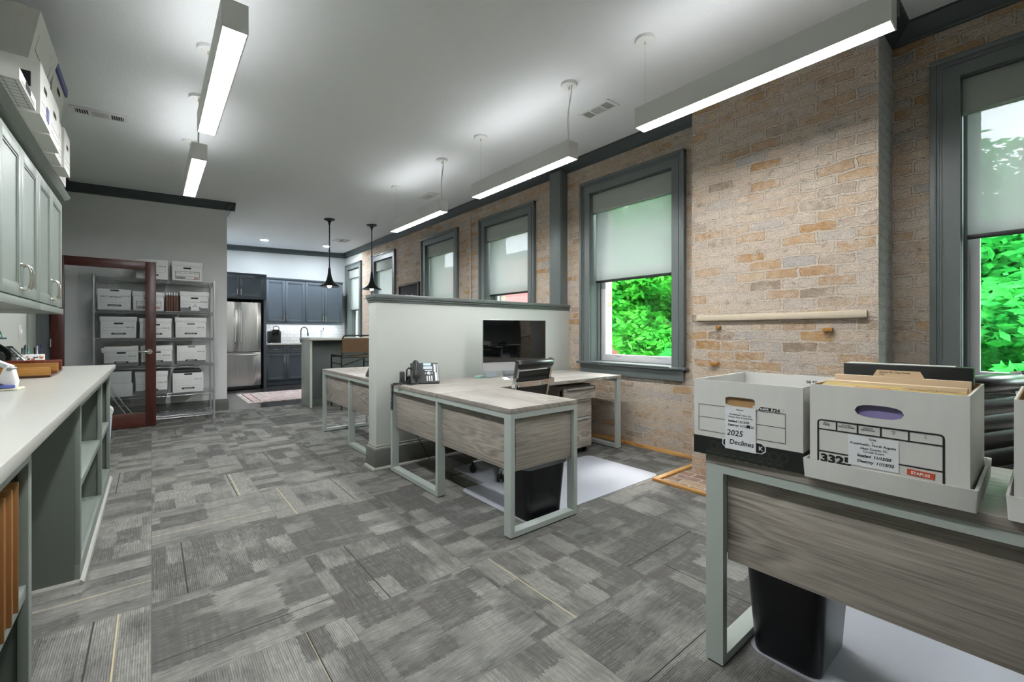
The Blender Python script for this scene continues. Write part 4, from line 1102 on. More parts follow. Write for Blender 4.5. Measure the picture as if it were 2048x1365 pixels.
MB().tube(arc(24, lambda u: (-.43 + .30 * u ** 1.5, 7.12, .62 - .615 * u)), .0045, 6).tube(arc(24, lambda u: (-.40 + .34 * u ** 1.5, 7.135, .64 - .635 * u)), .004, 6).build('wire', m_white, t)

# ---- the boxes on the near desk
ZD = .736
def box_walls(mb, w, d, h, th=.006, hole=None, mi_in=1):
    hx, hz, hw, hh, p = hole
    holed_panel(mb, -w / 2, w / 2, 0, h, hx, hz, hw, hh, 0, th * .7, p)
    holed_panel(mb, -w / 2 + .0005, w / 2 - .0005, 0, h - .0005, hx, hz, hw, hh, th * .7 + .0002, th, p, mi_in)
    mb.box(-w / 2, -w / 2 + th * .6, th, d, 0, h).box(w / 2 - th * .6, w / 2, th, d, 0, h)
    mb.box(-w / 2 + th * .6, -w / 2 + th, th, d - th, 0, h - .0005, mi=mi_in).box(w / 2 - th, w / 2 - th * .6, th, d - th, 0, h - .0005, mi=mi_in)
    mb.box(-w / 2 + th * .6, w / 2 - th * .6, d - th * .4, d, 0, h).box(-w / 2 + th, w / 2 - th, d - th, d - th * .4, 0, h - .0005, mi=mi_in)
    mb.box(-w / 2 + th, w / 2 - th, th, d - th, .0, .006, mi=mi_in)
    return mb
m_boxin = simple('white board inside', lin(222, 221, 217), .7)
t = thing('storage_box', 'open white file box with black patterned lower band and a note sheet', 'box', (1.512, .629, ZD + .0004), 'file boxes on the desk', R(-88.4), world=False)
w, d, h = .338, .445, .262
box_walls(MB(), w, d, h, .007, (-.013, .196, .047, .0155, 7)).build('body', [m_box, m_boxin], t, flat=True)
m_band = simple('black printed band', lin(30, 32, 31), .45)
MB().box(-w / 2 - .0006, w / 2 + .0006, -.0008, -.0001, .001, .064).box(-w / 2 - .0009, -w / 2 - .0001, .0, d, .001, .064).box(w / 2 + .0001, w / 2 + .0009, 0, d, .001, .064).build('printed_band', m_band, t, flat=True)
mb = MB(); m_bandl = simple('olive band pattern', lin(66, 70, 62), .5)
for r in range(2):
    for k in range(9):
        cx = -.112 + k * .027 + (r % 2) * .0135; cz = .012 + r * .026
        for s_ in (1.0,):
            P = [(cx + .0125 * math.cos(R(30 + 60 * i)), cz + .0140 * math.sin(R(30 + 60 * i))) for i in range(6)]
            for i in range(6):
                a, b = Vector((P[i][0], 0, P[i][1])), Vector((P[(i + 1) % 6][0], 0, P[(i + 1) % 6][1])); dn = (b - a).normalized().cross(Vector((0, 1, 0))) * .0008
                mb.face([a + dn + Vector((0, -.0011, 0)), b + dn + Vector((0, -.0011, 0)), b - dn + Vector((0, -.0011, 0)), a - dn + Vector((0, -.0011, 0))])
mb.build('band_pattern', m_bandl, t, flat=True)
for k in range(9): text('band_letters', 'BB', .013, m_bandl, t, (-.112 + k * .027, -.0012, .0085), '-y', 'CENTER', .0002, ext=.0001)
mb = rect_line(MB(), -.152, .122, .083, .176, .001)
mb.box(-.152, .122, -.0011, -.0002, .131, .132)
mb.build('printed_frame', m_ink, t, flat=True)
MB().box(.028, .116, -.0014, -.0003, .1765, .1905).build('blank_patch', m_box, t, flat=True)
MB().prism([(.044, .178), (.082, .178), (.082, .189), (.051, .189)], 'y', -.0018, -.0012).build('model_plate', m_ink, t, flat=True)
text('model_mark', 'R-KIVE', .0085, m_paper, t, (.050, -.002, .1805), '-y', 'LEFT', .0003, ext=.0001)
text('model_number', '724', .0135, m_ink, t, (.0845, -.0018, .1785), '-y', 'LEFT', .0006, sx=1.1, ext=.0001)
mb = MB()
mb.prism([(a - .001, b + .055) for a, b in hexagon(.136, .036, .012)], 'y', -.0016, -.0012); mb.build('wordmark_border', m_paper, t, flat=True)
MB().prism([(a - .001, b + .055) for a, b in hexagon(.130, .031, .011)], 'y', -.0020, -.0016).build('wordmark_plate', m_ink, t, flat=True)
text('wordmark', 'B', .018, m_paper, t, (-.060, -.0023, .049), '-y', 'LEFT', .0006, ext=.0001)
text('wordmark', 'K', .018, m_paper, t, (.046, -.0023, .049), '-y', 'LEFT', .0006, ext=.0001)
MB().box(-.059, .038, -.0034, -.0026, .036, .179, b=0).build('note_sheet', m_paper, t, flat=True)
for body, sz, x, zz, al, sh in (('Washer', .0075, -.011, .168, 'CENTER', 0), ('v.', .0065, -.011, .160, 'CENTER', 0), ('The Medical Center, Inc.', .0070, -.010, .1515, 'CENTER', 0), ('Witness Files & Depo Prep', .0070, -.010, .143, 'CENTER', 0),
                            ('Settled: 11/15/25', .0098, -.050, .128, 'LEFT', .2), ('Destroy: 11/15/', .0098, -.050, .115, 'LEFT', .2), ('32', .0098, .022, .115, 'LEFT', .1), ('2025', .026, -.054, .083, 'LEFT', .15), ('Declines', .0225, -.046, .054, 'LEFT', .15)):
    text('note_writing', body, sz, m_ink, t, (x, -.0037, zz), '-y', al, .0003 if sz > .009 else 0.0001, sh, ext=.0001)
MB().box(.010, .021, -.0038, -.0035, .114, .124).build('ink_blot', m_ink, t, flat=True)
MB().box(-.075, .05, .0085, .011, .165, .23).build('folded_flap', m_kraft, t)
fl = MB().prism([(.045, .20), (.150, .20), (.136, .232), (.058, .232)], 'y', d - .035, d - .030); fl.build('hand_hole_flap', m_box, t)
text('flap_print', 'BB BB', .014, m_ink, t, (.068, d - .0355, .236), '-y', 'LEFT', .0004, ext=.0001)

t2 = thing('storage_box', 'open white file box with a printed table and red store label, packed with folders', 'box', (1.512, .276, ZD), 'file boxes on the desk', R(-90.0), world=False)
w, d, h = .330, .40, .268
MB().loft([rrect(w + .024, d + .024, .006, .0015, 0, d / 2, 2), rrect(w + .03, d + .03, .006, .056, 0, d / 2, 2), rrect(w + .016, d + .016, .004, .056, 0, d / 2, 2), rrect(w + .010, d + .010, .004, .008, 0, d / 2, 2)]).build('lid_used_as_tray', m_box, t2)
b0 = MB(); box_walls(b0, w, d, h, .007, (-.006, .205, .052, .0175, 2.6)); bd = b0.build('body', [m_box, m_kraft], t2, flat=True); bd.location = (0, 0, .0085)
z0 = .0085
mb = MB()
X0_, X1_, ZA, ZB, ZC, ZE = -.146, .122, .060, .176, .146, .082
mb.box(X0_ + .010, X1_ - .010, -.0012, -.0002, ZB - .004, ZB).box(X0_, X0_ + .004, -.0012, -.0002, .045, ZB - .010).box(X1_ - .004, X1_, -.0012, -.0002, .045, ZB - .010)
for sx, cx in ((-1, X0_ + .010), (1, X1_ - .010)):
    pts = [(cx + sx * .010 * math.cos(R(a)), ZB - .010 + .010 * math.sin(R(a))) for a in (0, 22, 45, 68, 90)]; pin = [(cx + sx * .006 * math.cos(R(a)), ZB - .010 + .006 * math.sin(R(a))) for a in (90, 68, 45, 22, 0)]
    mb.prism(pts + pin, 'y', -.0012, -.0002)
mb.box(X0_ + .004, X1_ - .004, -.0012, -.0002, ZC, ZC + .0032)
for q in (.168, .348, .535, .745): xx = X0_ + (X1_ - X0_) * q; mb.box(xx, xx + .0034, -.0012, -.0002, ZC + .0032, ZB - .004)
mb.box(X0_ + .004, X0_ + .075, -.0012, -.0002, ZE, ZE + .0032).box(.028, X1_ - .004, -.0012, -.0002, ZE, ZE + .0032)
mb.build('printed_table', m_ink, t2, flat=True)
text('stock_number', '3325', .031, m_ink, t2, (-.138, -.0013, .0545), '-y', 'LEFT', .0014, sx=1.2, ext=.0001)
for body, q in (('Box No.\nN° de boîte', .084), ('Box Location\nEmplacement de la boîte', .26), ('Destroy Date\nDate de destruction', .44), ('From\nDe', .64), ('To\nAu', .87)):
    text('column_heading', body, .0052, m_ink, t2, (X0_ + (X1_ - X0_) * q, -.0013, .1655), '-y', 'CENTER', .00012, sx=.72, ext=.0001)
MB().box(-.072, .036, -.0019, -.0013, .060, .144).build('note_sheet', m_paper, t2, flat=True)
for body, sz, x, zz, al, sh in (('Gray', .0082, -.018, .135, 'CENTER', 0), ('v.', .007, -.018, .1275, 'CENTER', 0), ('PruittHealth - North Augusta', .0082, -.018, .119, 'CENTER', 0), ('Aiken County, SC', .008, -.016, .108, 'CENTER', 0), ('Circuit Court', .008, -.016, .0995, 'CENTER', 0),
                            ('Settled  11/15/25', .0105, -.052, .0865, 'LEFT', .2), ('Destroy  11/15/32', .0105, -.052, .0715, 'LEFT', .2)):
    text('note_writing', body, sz, m_ink, t2, (x, -.0023, zz), '-y', al, .0003 if sz > .009 else .00012, sh, ext=.0001)
MB().prism([(.052, .0615), (.103, .0595), (.1045, .0745), (.0520, .0765)], 'y', -.0016, -.0004).build('red_label', m_red, t2, flat=True)
text('red_label_text', 'STAPLES', .0098, m_paper, t2, (.0775, -.0019, .0645), '-y', 'CENTER', .0003, ext=.0001, tilt=R(-2))

def folder(label, x, mat, top, tab=None, w=.306, rz=-90, txt=None, th=.0035):
    # stands in the packed box; x is the distance behind the box front
    f = thing('file_folder', label, 'folder', (1.512 + x, .276, ZD + .0155), 'folders packed in the file box', R(rz), world=False)
    MB().box(-w / 2, w / 2, -th / 2, th / 2, 0, top - .0155, b=.0008).build('leaf', mat, f)
    if tab:
        a, b, hh = tab
        MB().prism([(a, top - .0160), (b, top - .0160), (b - .010, top - .0155 + hh), (a + .010, top - .0155 + hh)], 'y', -.0008, .0008).build('tab', mat, f)
        if txt: text('tab_writing', txt, .0062, m_ink, f, (a + .016, -.0011, top - .0155 + hh - .008), '-y', 'LEFT', .0001, ext=.0001)
    return f
folder('lilac folder seen through the oval hand hole of the packed file box', .014, m_lilac, .255)
folder('cream folder right behind the front wall of the packed file box', .030, m_manila, .269)
folder('orange edged folder in the packed file box', .043, m_orangec, .270, (-.075, .02, .004))
folder('yellow folder standing behind the orange edged folder', .056, m_yellow, .272, (.0, .15, .003))
folder('thin cream folder with a typed edge behind the first yellow folder', .072, m_manila, .274, (.03, .15, .006), txt='United Patient Care Records Update')
folder('second yellow folder further back in the packed file box', .086, m_yellow, .277)
folder('manila folder bundle in the middle of the packed file box', .118, m_manila, .283, th=.03)
folder('manila folder with a tall typed tab in front of the black document case', .205, m_manila, .295, (-.058, .060, .020), txt='Witness File - Gray, Tamara\nGray', th=.02)
b = thing('document_case', 'black document case standing at the back of the packed file box', 'binder', (1.512 + .315, .276, ZD + .0155), rz=R(-89), world=False)
MB().box(-.150, .150, -.034, .034, 0, .312, b=.003).build('case', m_blk, b)
MB().box(-.144, .112, -.028, .030, .3122, .3132).build('spine_label', simple('off white spine label', lin(206, 208, 202), .5), b)

t3 = thing('storage_box', 'open white file box cut off by the picture edge, kraft board showing inside', 'box', (1.515, -.128, ZD), 'file boxes on the desk', R(-90.5), world=False)
w, d, h = .34, .40, .268
MB().loft([rrect(w + .018, d + .02, .006, .0015, 0, d / 2, 2), rrect(w + .024, d + .026, .006, .058, 0, d / 2, 2), rrect(w + .014, d + .016, .004, .058, 0, d / 2, 2), rrect(w + .010, d + .010, .004, .008, 0, d / 2, 2)]).build('lid_used_as_tray', m_box, t3)
b0 = MB(); box_walls(b0, w, d, h, .007, (-.006, .205, .052, .0175, 2.6)); bd = b0.build('body', [m_box, m_kraft], t3, flat=True); bd.location = (0, 0, .0085)
for k, (m_, tp) in enumerate(((m_manila, .262), (m_accordb, .258), (m_manila, .266))):
    f = thing('file_folder', ['manila folder near the front of the cut off file box', 'brown folder in the cut off file box', 'manila folder at the back of the cut off file box'][k], 'folder', (1.56 + k * .09, -.128, ZD + .0155), 'folders in the cut off file box', R(-90), world=False)
    MB().box(-.158, .158, -.012, .012, 0, tp - .0155, b=.0008).build('leaf', m_, f)

# ================================================================ the long counter and cabinets on the left wall
XC = -.255
t = thing('countertop', 'white quartz worktop running along the wall on sage grey base units', 'countertop', (-.55, 2.2, .905))
MB().box(XL + .002, -.225, -1.2, 4.80, .868, .905, b=.004).build('slab', m_quartz, t)
def bookcase(label, y0, y1, cols, shelf_z):
    t = thing('base_bookcase', label, 'shelf unit', ((XL + XC) / 2, (y0 + y1) / 2, 0), 'sage base units under the worktop')
    zb, ztop = .09, .866
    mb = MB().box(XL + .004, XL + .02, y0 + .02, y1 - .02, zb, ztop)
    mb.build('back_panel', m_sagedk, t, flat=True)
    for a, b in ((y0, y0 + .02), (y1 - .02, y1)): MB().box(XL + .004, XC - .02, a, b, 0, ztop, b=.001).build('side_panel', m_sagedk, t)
    MB().box(XL + .02, XC - .02, y0 + .02, y1 - .02, zb - .02, zb).build('bottom_board', m_sage, t)
    fs = MB().box(XC - .02, XC, y0, y1, ztop - .05, ztop, b=.001).box(XC - .02, XC, y0, y1, .0, zb, b=.001)
    edges = [y0] + cols + [y1]
    for i, e in enumerate(edges):
        a, b = (e, e + .04) if i == 0 else ((e - .04, e) if i == len(edges) - 1 else (e - .02, e + .02))
        fs.box(XC - .02, XC + .0005, a, b, zb, ztop - .05, b=.001)
    fs.build('face_frame', m_sage, t)
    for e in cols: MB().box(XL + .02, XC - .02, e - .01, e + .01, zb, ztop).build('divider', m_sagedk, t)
    for i in range(len(edges) - 1):
        MB().box(XL + .02, XC - .004, edges[i] + .021, edges[i + 1] - .021, shelf_z - .035, shelf_z, b=.001).build('shelf', m_sage, t)
    MB().sweep(sp, (XC, y0 - .016, 0), (XC, y1 + .016, 0), (1, 0, 0)).sweep(sp, (XL, y0, 0), (XC + .016, y0, 0), (0, -1, 0)).sweep(sp, (XL, y1, 0), (XC + .016, y1, 0), (0, 1, 0)).build('shoe_moulding', m_shoe, t)
    return t
bookcase('sage grey base bookcase under the far end of the white worktop', 2.84, 4.72, [3.98], .46)
bookcase('sage grey base bookcase under the worktop holding the orange folders', -.2, 1.77, [.8], .49)
for k in range(4):
    f = thing('accordion_folder', 'rust orange accordion folder under the worktop, ' + ['outermost beside the knee space', 'second from the knee space', 'third from the knee space', 'fourth from the knee space'][k], 'folder', (-.64, 1.545 - k * .064, .491), 'rust orange accordion folders', R(-1 - k * .5), world=False)
    mb = MB(); n = 7
    prof = []
    for i in range(n + 1): prof.append((-.026 + .052 * i / n, 0, i))
    for i in range(n):
        y = -.025 + .05 * (i + .5) / n; mb.box(0, .385 - .012 * ((i % 2)), y - .0036, y + .0036, 0, .30 - .006 * (i % 3), b=.001)
    mb.build('gusset', m_accord, f)
    MB().box(-.001, .393, .0262, .0292, 0, .315, b=.001).box(-.001, .393, -.0292, -.0262, 0, .312, b=.001).build('cover', simple('tan folder cover', lin(150, 112, 66), .7, var=.15, vs=10), f)
t = thing('paper_pad', 'white pad standing behind the corner of the base bookcase in the knee space', 'pad', (-.33, 1.80, 0))
MB().box(-.37, -.262, 1.79, 1.81, .0, .50, b=.002).build('sheets', m_paper, t)
t = thing('towel_dispenser', 'round white dispenser fixed to the far end of the base bookcase', 'dispenser', (-.31, 4.76, .53))
MB().tube([(-.29, 4.721, .53), (-.29, 4.83, .53)], .052, 20).build('drum', m_white, t); MB().tube([(-.29, 4.83, .53), (-.29, 4.836, .53)], .018, 16).build('hub', m_boxband, t)
t = thing('hanging_bag', 'blue and white plastic bag hanging below the round dispenser', 'bag', (-.28, 4.78, .30))
MB().grid(lambda u, v: (-.285 + .06 * (v - .3) * (1 - u * .4), 4.765 + .02 * math.sin(v * 6), .50 - .28 * u), 10, 6).build('sheet', simple('blue tinted plastic', lin(196, 202, 222), .4), t)

# upper cabinets
XF = -.52
def panel_door(mb, axis, a0, a1, z0, z1, f, n, st=.062, th=.02, rec=.009):
    # framed door: stiles, rails and a recessed panel; f = face coordinate, n = direction out of the face
    def bx(u0, u1, w0, w1, d0, d1, b=0.0015):
        if axis == 'y': mb.box(f + n * d0, f + n * d1, u0, u1, w0, w1, b=b)
        else: mb.box(u0, u1, f + n * d0, f + n * d1, w0, w1, b=b)
    bx(a0, a0 + st, z0, z1, 0, th); bx(a1 - st, a1, z0, z1, 0, th)
    bx(a0 + st, a1 - st, z0, z0 + st, 0, th); bx(a0 + st, a1 - st, z1 - st, z1, 0, th)
    bx(a0 + st, a1 - st, z0 + st, z1 - st, 0, th - rec, 0)
    lip = .008
    for (u0, u1, w0, w1) in ((a0 + st, a0 + st + lip, z0 + st, z1 - st), (a1 - st - lip, a1 - st, z0 + st, z1 - st), (a0 + st + lip, a1 - st - lip, z0 + st, z0 + st + lip), (a0 + st + lip, a1 - st - lip, z1 - st - lip, z1 - st)): bx(u0, u1, w0, w1, th - rec, th - rec * .45, 0)
    return mb
def pull(mb, p0, p1, out, r=.0048):
    p0, p1, o = Vector(p0), Vector(p1), Vector(out)
    P = [p0 - o * .0, p0 + o * .7, p0.lerp(p1, .12) + o, p0.lerp(p1, .5) + o * 1.12, p0.lerp(p1, .88) + o, p1 + o * .7, p1]
    for _ in range(1):
        q = [P[0]]
        for i in range(len(P) - 1): q += [P[i].lerp(P[i + 1], .3), P[i].lerp(P[i + 1], .7)]
        P = q + [P[-1]]
    mb.tube(P, r, 8)
    for e in (p0, p1): mb.ball(e + o * .06, .009, 8)
    return mb
SPL = [4.70, 3.815, 2.93, 2.045, 1.16]
UPL = ['first from the doorway', 'second from the doorway', 'third from the doorway', 'fourth from the doorway']
for k in range(4):
    y1, y0 = SPL[k], SPL[k + 1]
    t = thing('upper_cabinet', 'sage grey two door upper cabinet above the worktop, ' + UPL[k], 'cabinet', (XL, (y0 + y1) / 2, 1.345), 'sage upper cabinets')
    MB().box(XL + .002, XF - .021, y0 + .0005, y1 - .0005, 1.342, 2.165, b=.001).build('body', m_sage, t)
    ym = (y0 + y1) / 2
    for (a, b, ly) in ((y0 + .004, ym - .002, ym - .035), (ym + .002, y1 - .004, ym + .035)):
        dd = panel_door(MB(), 'y', a, b, 1.352, 2.125, XF - .02, 1).build('door', m_sage, t)
        pull(MB(), (XF, ly, 1.39), (XF, ly, 1.515), (.034, 0, 0)).build('handle', m_nickel, dd)
    MB().box(XL + .002, XF + .008, y0 + .0005, y1 - .0005, 1.302, 1.342, b=.002).build('light_rail', m_sage, t)
    e1 = y1 + (.035 if k == 0 else -.0005)
    MB().sweep([(-.2, 2.1655), (.012, 2.1655), (.02, 2.172), (.038, 2.186), (.042, 2.195), (-.2, 2.195)], (XF, y0 + .0005, 0), (XF, e1, 0), (1, 0, 0)).box(XL + .002, XF - .19, y0 + .0005, y1 - .0005, 2.166, 2.19).build('crown', m_sage, t)

# boxes on top of the upper cabinets
def topbox(label, y0, y1, z, h, flare=.0, xf=-.405, lid=None, style='plain', d=.40, upside=False):
    t = thing('storage_box', label, 'box', (xf, (y0 + y1) / 2, z), 'boxes stacked on the sage upper cabinets', R(90), world=False)
    w = y1 - y0 - .012
    def q(zz, g): return [(-w / 2 - g, -g, zz), (w / 2 + g, -g, zz), (w / 2 + g, d, zz), (-w / 2 - g, d, zz)]
    MB().loft([q(0, 0), q(h * .97, flare), q(h, flare * .98)]).build('body', m_box, t, flat=True)
    if lid: MB().box(-w / 2 - flare - .008, w / 2 + flare + .008, -flare - .008, d + .008, h - .05, h + .004, b=.004).build('lid', lid, t)
    sl = flare / h
    def Y(zz): return -sl * zz
    hz = h * (.30 if upside else .64)
    def decal(pts, off, nm, m_):
        b = MB(); A = [(x, Y(zz) - off, zz) for x, zz in pts]; B = [(x, Y(zz) - off + .0006, zz) for x, zz in pts]; b.loft([A, B]); return b.build(nm, m_, t, flat=True)
    decal([(a, b + hz) for a, b in hexagon(w * .30, .028, .008)], .0012, 'hand_hole', m_dark)
    if style == 'table':
        zA, zB = (h * .40, h * .92) if upside else (h * .08, h * .55)
        for (x0, x1, z0_, z1_) in ((-w * .4, w * .4, zA, zA + .004), (-w * .4, w * .4, zB - .004, zB), (-w * .4, -w * .4 + .004, zA, zB), (w * .4 - .004, w * .4, zA, zB), (-w * .4, w * .4, zB - .05, zB - .046)):
            decal([(x0, z0_), (x1, z0_), (x1, z1_), (x0, z1_)], .0012, 'printed_line', m_ink)
        decal([(-w * .34, zB - .04), (-w * .16, zB - .04), (-w * .16, zB - .014), (-w * .34, zB - .014)], .0013, 'orange_label', simple('faded orange label', lin(206, 150, 124), .6))
        text('stock_number', '33250', .03, m_ink, t, (w * .34, Y(zB - .04) - .002, zB - .018), '-y', 'LEFT', .0008, sx=1.0, ext=.0001, tilt=PI)
    else:
        for zz in (.16, .30): decal([(-w * .38, h * zz), (w * .38, h * zz), (w * .38, h * zz + .0015), (-w * .38, h * zz + .0015)], .0012, 'printed_line', m_inkg)
    return t
ZT = 2.1955
fc = topbox('flat white carton with a cross hatched underside on the sage cabinets', 2.64, 2.985, ZT, .05, xf=-.415)
mb = MB()
for k in range(9):
    mb.box(-.15 + k * .036, -.148 + k * .036, .01, .30, -.0008, -.0001)
    mb.box(-.155, .155, .015 + k * .034, .017 + k * .034, -.0009, -.0001)
mb.build('printed_grid', m_inkg, fc, flat=True)
lb = topbox('white file box with a blue label in the lower row, under the upturned printed box', 3.0, 3.275, ZT, .25)
MB().box(-.1335, -.1315, .03, .085, .12, .19).build('side_slot', m_dark, lb)
MB().box(.03, .09, -.0022, -.0012, .03, .10).build('blue_label', m_bluelid, lb)
topbox('white file box in the lower row beside the one with the blue label', 3.29, 3.61, ZT, .25, xf=-.41)
topbox('narrow white file box in the lower row under the blue lidded box', 3.625, 3.87, ZT, .25, xf=-.43)
topbox('narrow white file box in the lower row with a black slot, beside the last one', 3.88, 4.13, ZT, .25, xf=-.42)
topbox('white file box at the far end of the lower row on the sage cabinets', 4.16, 4.42, ZT, .14, xf=-.47)
topbox('upturned white file box with an orange label and printed number, top of the stack', 3.10, 3.52, ZT + .2515, .265, .055, xf=-.465, style='table', upside=True)
topbox('white file box with a blue lid in the upper row on the sage cabinets', 3.66, 4.02, ZT + .2515, .30, .03, xf=-.46, lid=m_bluelid)
topbox('small flared white box at the end of the upper row', 4.05, 4.13, ZT + .2515, .16, .02, xf=-.48)

# ---- things on the worktop
ZW = .905
t = thing('letter_tray', 'honey oak letter tray with three upright boards on the worktop', 'tray', (-.65, 3.97, ZW))
MB().prism([(XL + .06, 3.66), (-.452, 3.66), (-.452, 3.90), (-.475, 4.30), (XL + .06, 4.30)], 'z', ZW, ZW + .012).build('base', simple('dark oak', lin(84, 46, 24), .4), t)
for y, x1, hh, m_ in ((3.66, -.45, .062, m_honey), (3.92, -.45, .072, m_honey), (4.29, -.475, .075, m_cherry)):
    MB().box(XL + .06, x1, y - .009, y + .009, ZW + .0125, ZW + hh, b=.006).build('upright_board', m_, t)
t = thing('hole_punch', 'heavy desk punch with a pale lever arm and blue tray on the worktop', 'hole punch', (-.585, 2.985, ZW), rz=R(-8), world=False)
t.scale = (.78, .78, .78)
MB().box(-.16, .165, -.055, .055, 0, .014, b=.006).build('base', simple('ivory plastic', lin(214, 210, 188), .4), t)
MB().box(-.16, .09, -.045, .045, .0145, .045, b=.006).build('chip_tray', simple('dark blue tray', lin(72, 74, 120), .4), t)
MB().box(.06, .155, -.058, -.045, .0145, .034, b=.006).build('paper_guide', m_bluep, t)
MB().prism([(.07, .045), (.145, .0145), (.150, .05), (.135, .125), (.115, .14), (.098, .125)], 'y', -.03, .03, b=.008).build('post', m_white, t)
MB().tube([(.128, 0, .125), (.06, 0, .165), (-.04, 0, .215), (-.15, 0, .25)], [.018, .017, .016, .014], 10).build('lever_arm', m_alu, t)
MB().cyl((.125, -.034, .122), (.125, .034, .122), .012, 14).build('hinge_pin', m_chrome, t)
MB().box(-.03, .0, -.04, -.028, .0455, .09, b=.003).build('punch_head', m_blk, t)
t = thing('bankers_lamp', 'green glass desk lamp on the worktop under the upper cabinets', 'lamp', (-.70, 3.30, ZW), rz=R(65), world=False)
MB().lathe([(0, 0), (.075, 0), (.078, .008), (.06, .016), (.02, .022), (.012, .05), (.010, .20), (.014, .205), (0, .21)], (0, 0, 0), 24).build('stem', m_brass, t)
g = MB()
g.loft([[(x, .085 * math.cos(PI * k / 10) * s_, .235 + .085 * math.sin(PI * k / 10) * s_) for k in range(11)] + [(x, .078 * math.cos(PI * (10 - k) / 10) * s_, .235 + .078 * math.sin(PI * (10 - k) / 10) * s_) for k in range(11)] for x, s_ in ((-.13, .55), (-.115, .85), (-.09, 1), (.09, 1), (.115, .85), (.13, .55))])
g.build('shade', m_greenglass, t)
MB().box(-.125, .125, -.084, .084, .226, .2345, b=.002).build('shade_rim', simple('dark blue rim', lin(60, 62, 84), .4), t)
t = thing('pen_holder', 'white ceramic pen holder painted with orange and black blotches on the worktop', 'pen holder', (-.675, 4.63, ZW), rz=R(28), world=False)
MB().loft([rrect(.13, .075, .02, 0), rrect(.142, .085, .022, .01), rrect(.142, .085, .022, .098), rrect(.138, .081, .02, .104), rrect(.126, .07, .016, .102), rrect(.122, .066, .014, .012)]).build('cup', m_white, t)
random.seed(3)
mo, mk = MB(), MB()
for k in range(26):
    x, z = random.uniform(-.052, .052), random.uniform(.014, .088)
    b = mo if k % 2 else mk; r = random.uniform(.004, .010)
    P = [(x + r * (1 + .4 * math.sin(3 * a + k)) * math.cos(a), z + r * .7 * math.sin(a)) for a in [2 * PI * i / 10 for i in range(10)]]
    b.prism(P, 'y', -.0435 - .0002 * (k % 3), -.0424)
mo.build('orange_blotches', simple('orange glaze', lin(206, 98, 40), .3), t, flat=True); mk.build('black_blotches', simple('black glaze', lin(40, 34, 34), .3), t, flat=True)
PC = [('green', (40, 150, 70)), ('lilac', (150, 130, 190)), ('pink', (214, 110, 170)), ('teal', (70, 170, 160)), ('light blue', (120, 170, 220)), ('lime', (150, 190, 70)), ('black', (30, 30, 34)), ('white', (220, 220, 224)), ('dark blue', (50, 60, 120))]
for k, (nm, c) in enumerate(PC):
    lx, ly = -.05 + .0125 * k, .012 * ((k % 3) - 1)
    wx = -.675 + lx * math.cos(R(28)) - ly * math.sin(R(28)); wy = 4.63 + lx * math.sin(R(28)) + ly * math.cos(R(28))
    p = thing('pen', nm + ' pen standing in the painted white pen holder', 'pen', (wx, wy, ZW + .013), 'pens in the painted holder', R(40 * k), world=False)
    le = .14 + .02 * ((k * 7) % 3) / 2; a = R(3 + (k % 3) * 2)
    tip = Vector((math.sin(a) * le, 0, math.cos(a) * le))
    MB().tube([(0, 0, 0), tip * .8], .0042, 8).build('barrel', simple(nm + ' pen plastic', lin(*c), .35), p); MB().tube([tip * .8, tip], [.005, .0045], 8).build('pen_cap', simple(nm + ' cap plastic', lin(*[v * .8 for v in c]), .35), p)
ph3 = desk_phone('black desk phone propped up on the worktop beside the painted pen holder', (-.765, 4.45, ZW), R(62))

# ================================================================ kitchen
FB = 10.68
def kcab(name, label, x0, x1, y, z0, z1, doors, hz, group, depth, crown=0, rail=0, drawers=None, toe=False, m=m_blue):
    t = thing(name, label, 'cabinet', ((x0 + x1) / 2, y, z0), group)
    MB().box(x0 + .0005, x1 - .0005, y + .021, y + depth, z0, z1, b=.001).build('body', m, t)
    for a, b, c, d_, hx, h0, h1 in doors:
        dd = panel_door(MB(), 'x', a + .003, b - .003, c, d_, y + .02, -1, st=.055).build('door', m, t)
        if hx is not None: pull(MB(), (hx, y, h0), (hx, y, h1), (0, -.03, 0), .006).build('handle', m_nickel, dd)
    for a, b, c, d_ in (drawers or []):
        dd = panel_door(MB(), 'x', a + .003, b - .003, c, d_, y + .02, -1, st=.045).build('drawer', m, t)
        pull(MB(), ((a + b) / 2 - .06, y, (c + d_) / 2), ((a + b) / 2 + .06, y, (c + d_) / 2), (0, -.03, 0), .006).build('handle', m_nickel, dd)
    if crown: MB().sweep([(-.05, z1 + .0005), (.012, z1 + .0005), (.02, z1 + .01), (.03, z1 + .03), (.035, z1 + crown), (-.05, z1 + crown)], (x0 + .0005, y + .02, 0), (x1 - .0005, y + .02, 0), (0, -1, 0)).build('crown', m, t)
    if rail: MB().box(x0 + .0005, x1 - .0005, y + .002, y + .04, z0 - rail, z0 - .0005, b=.002).build('light_rail', m, t)
    if toe: MB().box(x0 + .0005, x1 - .0005, y + .06, y + depth, .0, z0 - .0005).build('toe_kick', m, t)
    return t
YU = 10.98
kcab('upper_cabinet', 'blue grey kitchen upper cabinet with two doors, next to the fridge', 1.945, 2.775, YU, 1.395, 2.352, [(1.965, 2.355, 1.405, 2.345, 2.325, 1.44, 1.56), (2.355, 2.775, 1.405, 2.345, 2.385, 1.44, 1.56)], 0, 'kitchen upper cabinets', .39, .05, .045)
kcab('upper_cabinet', 'blue grey kitchen upper cabinet with two doors, next to the corner window', 2.776, 3.645, YU, 1.395, 2.352, [(2.776, 3.205, 1.405, 2.345, 3.175, 1.44, 1.56), (3.205, 3.63, 1.405, 2.345, 3.235, 1.44, 1.56)], 0, 'kitchen upper cabinets', .39, .05, .045)
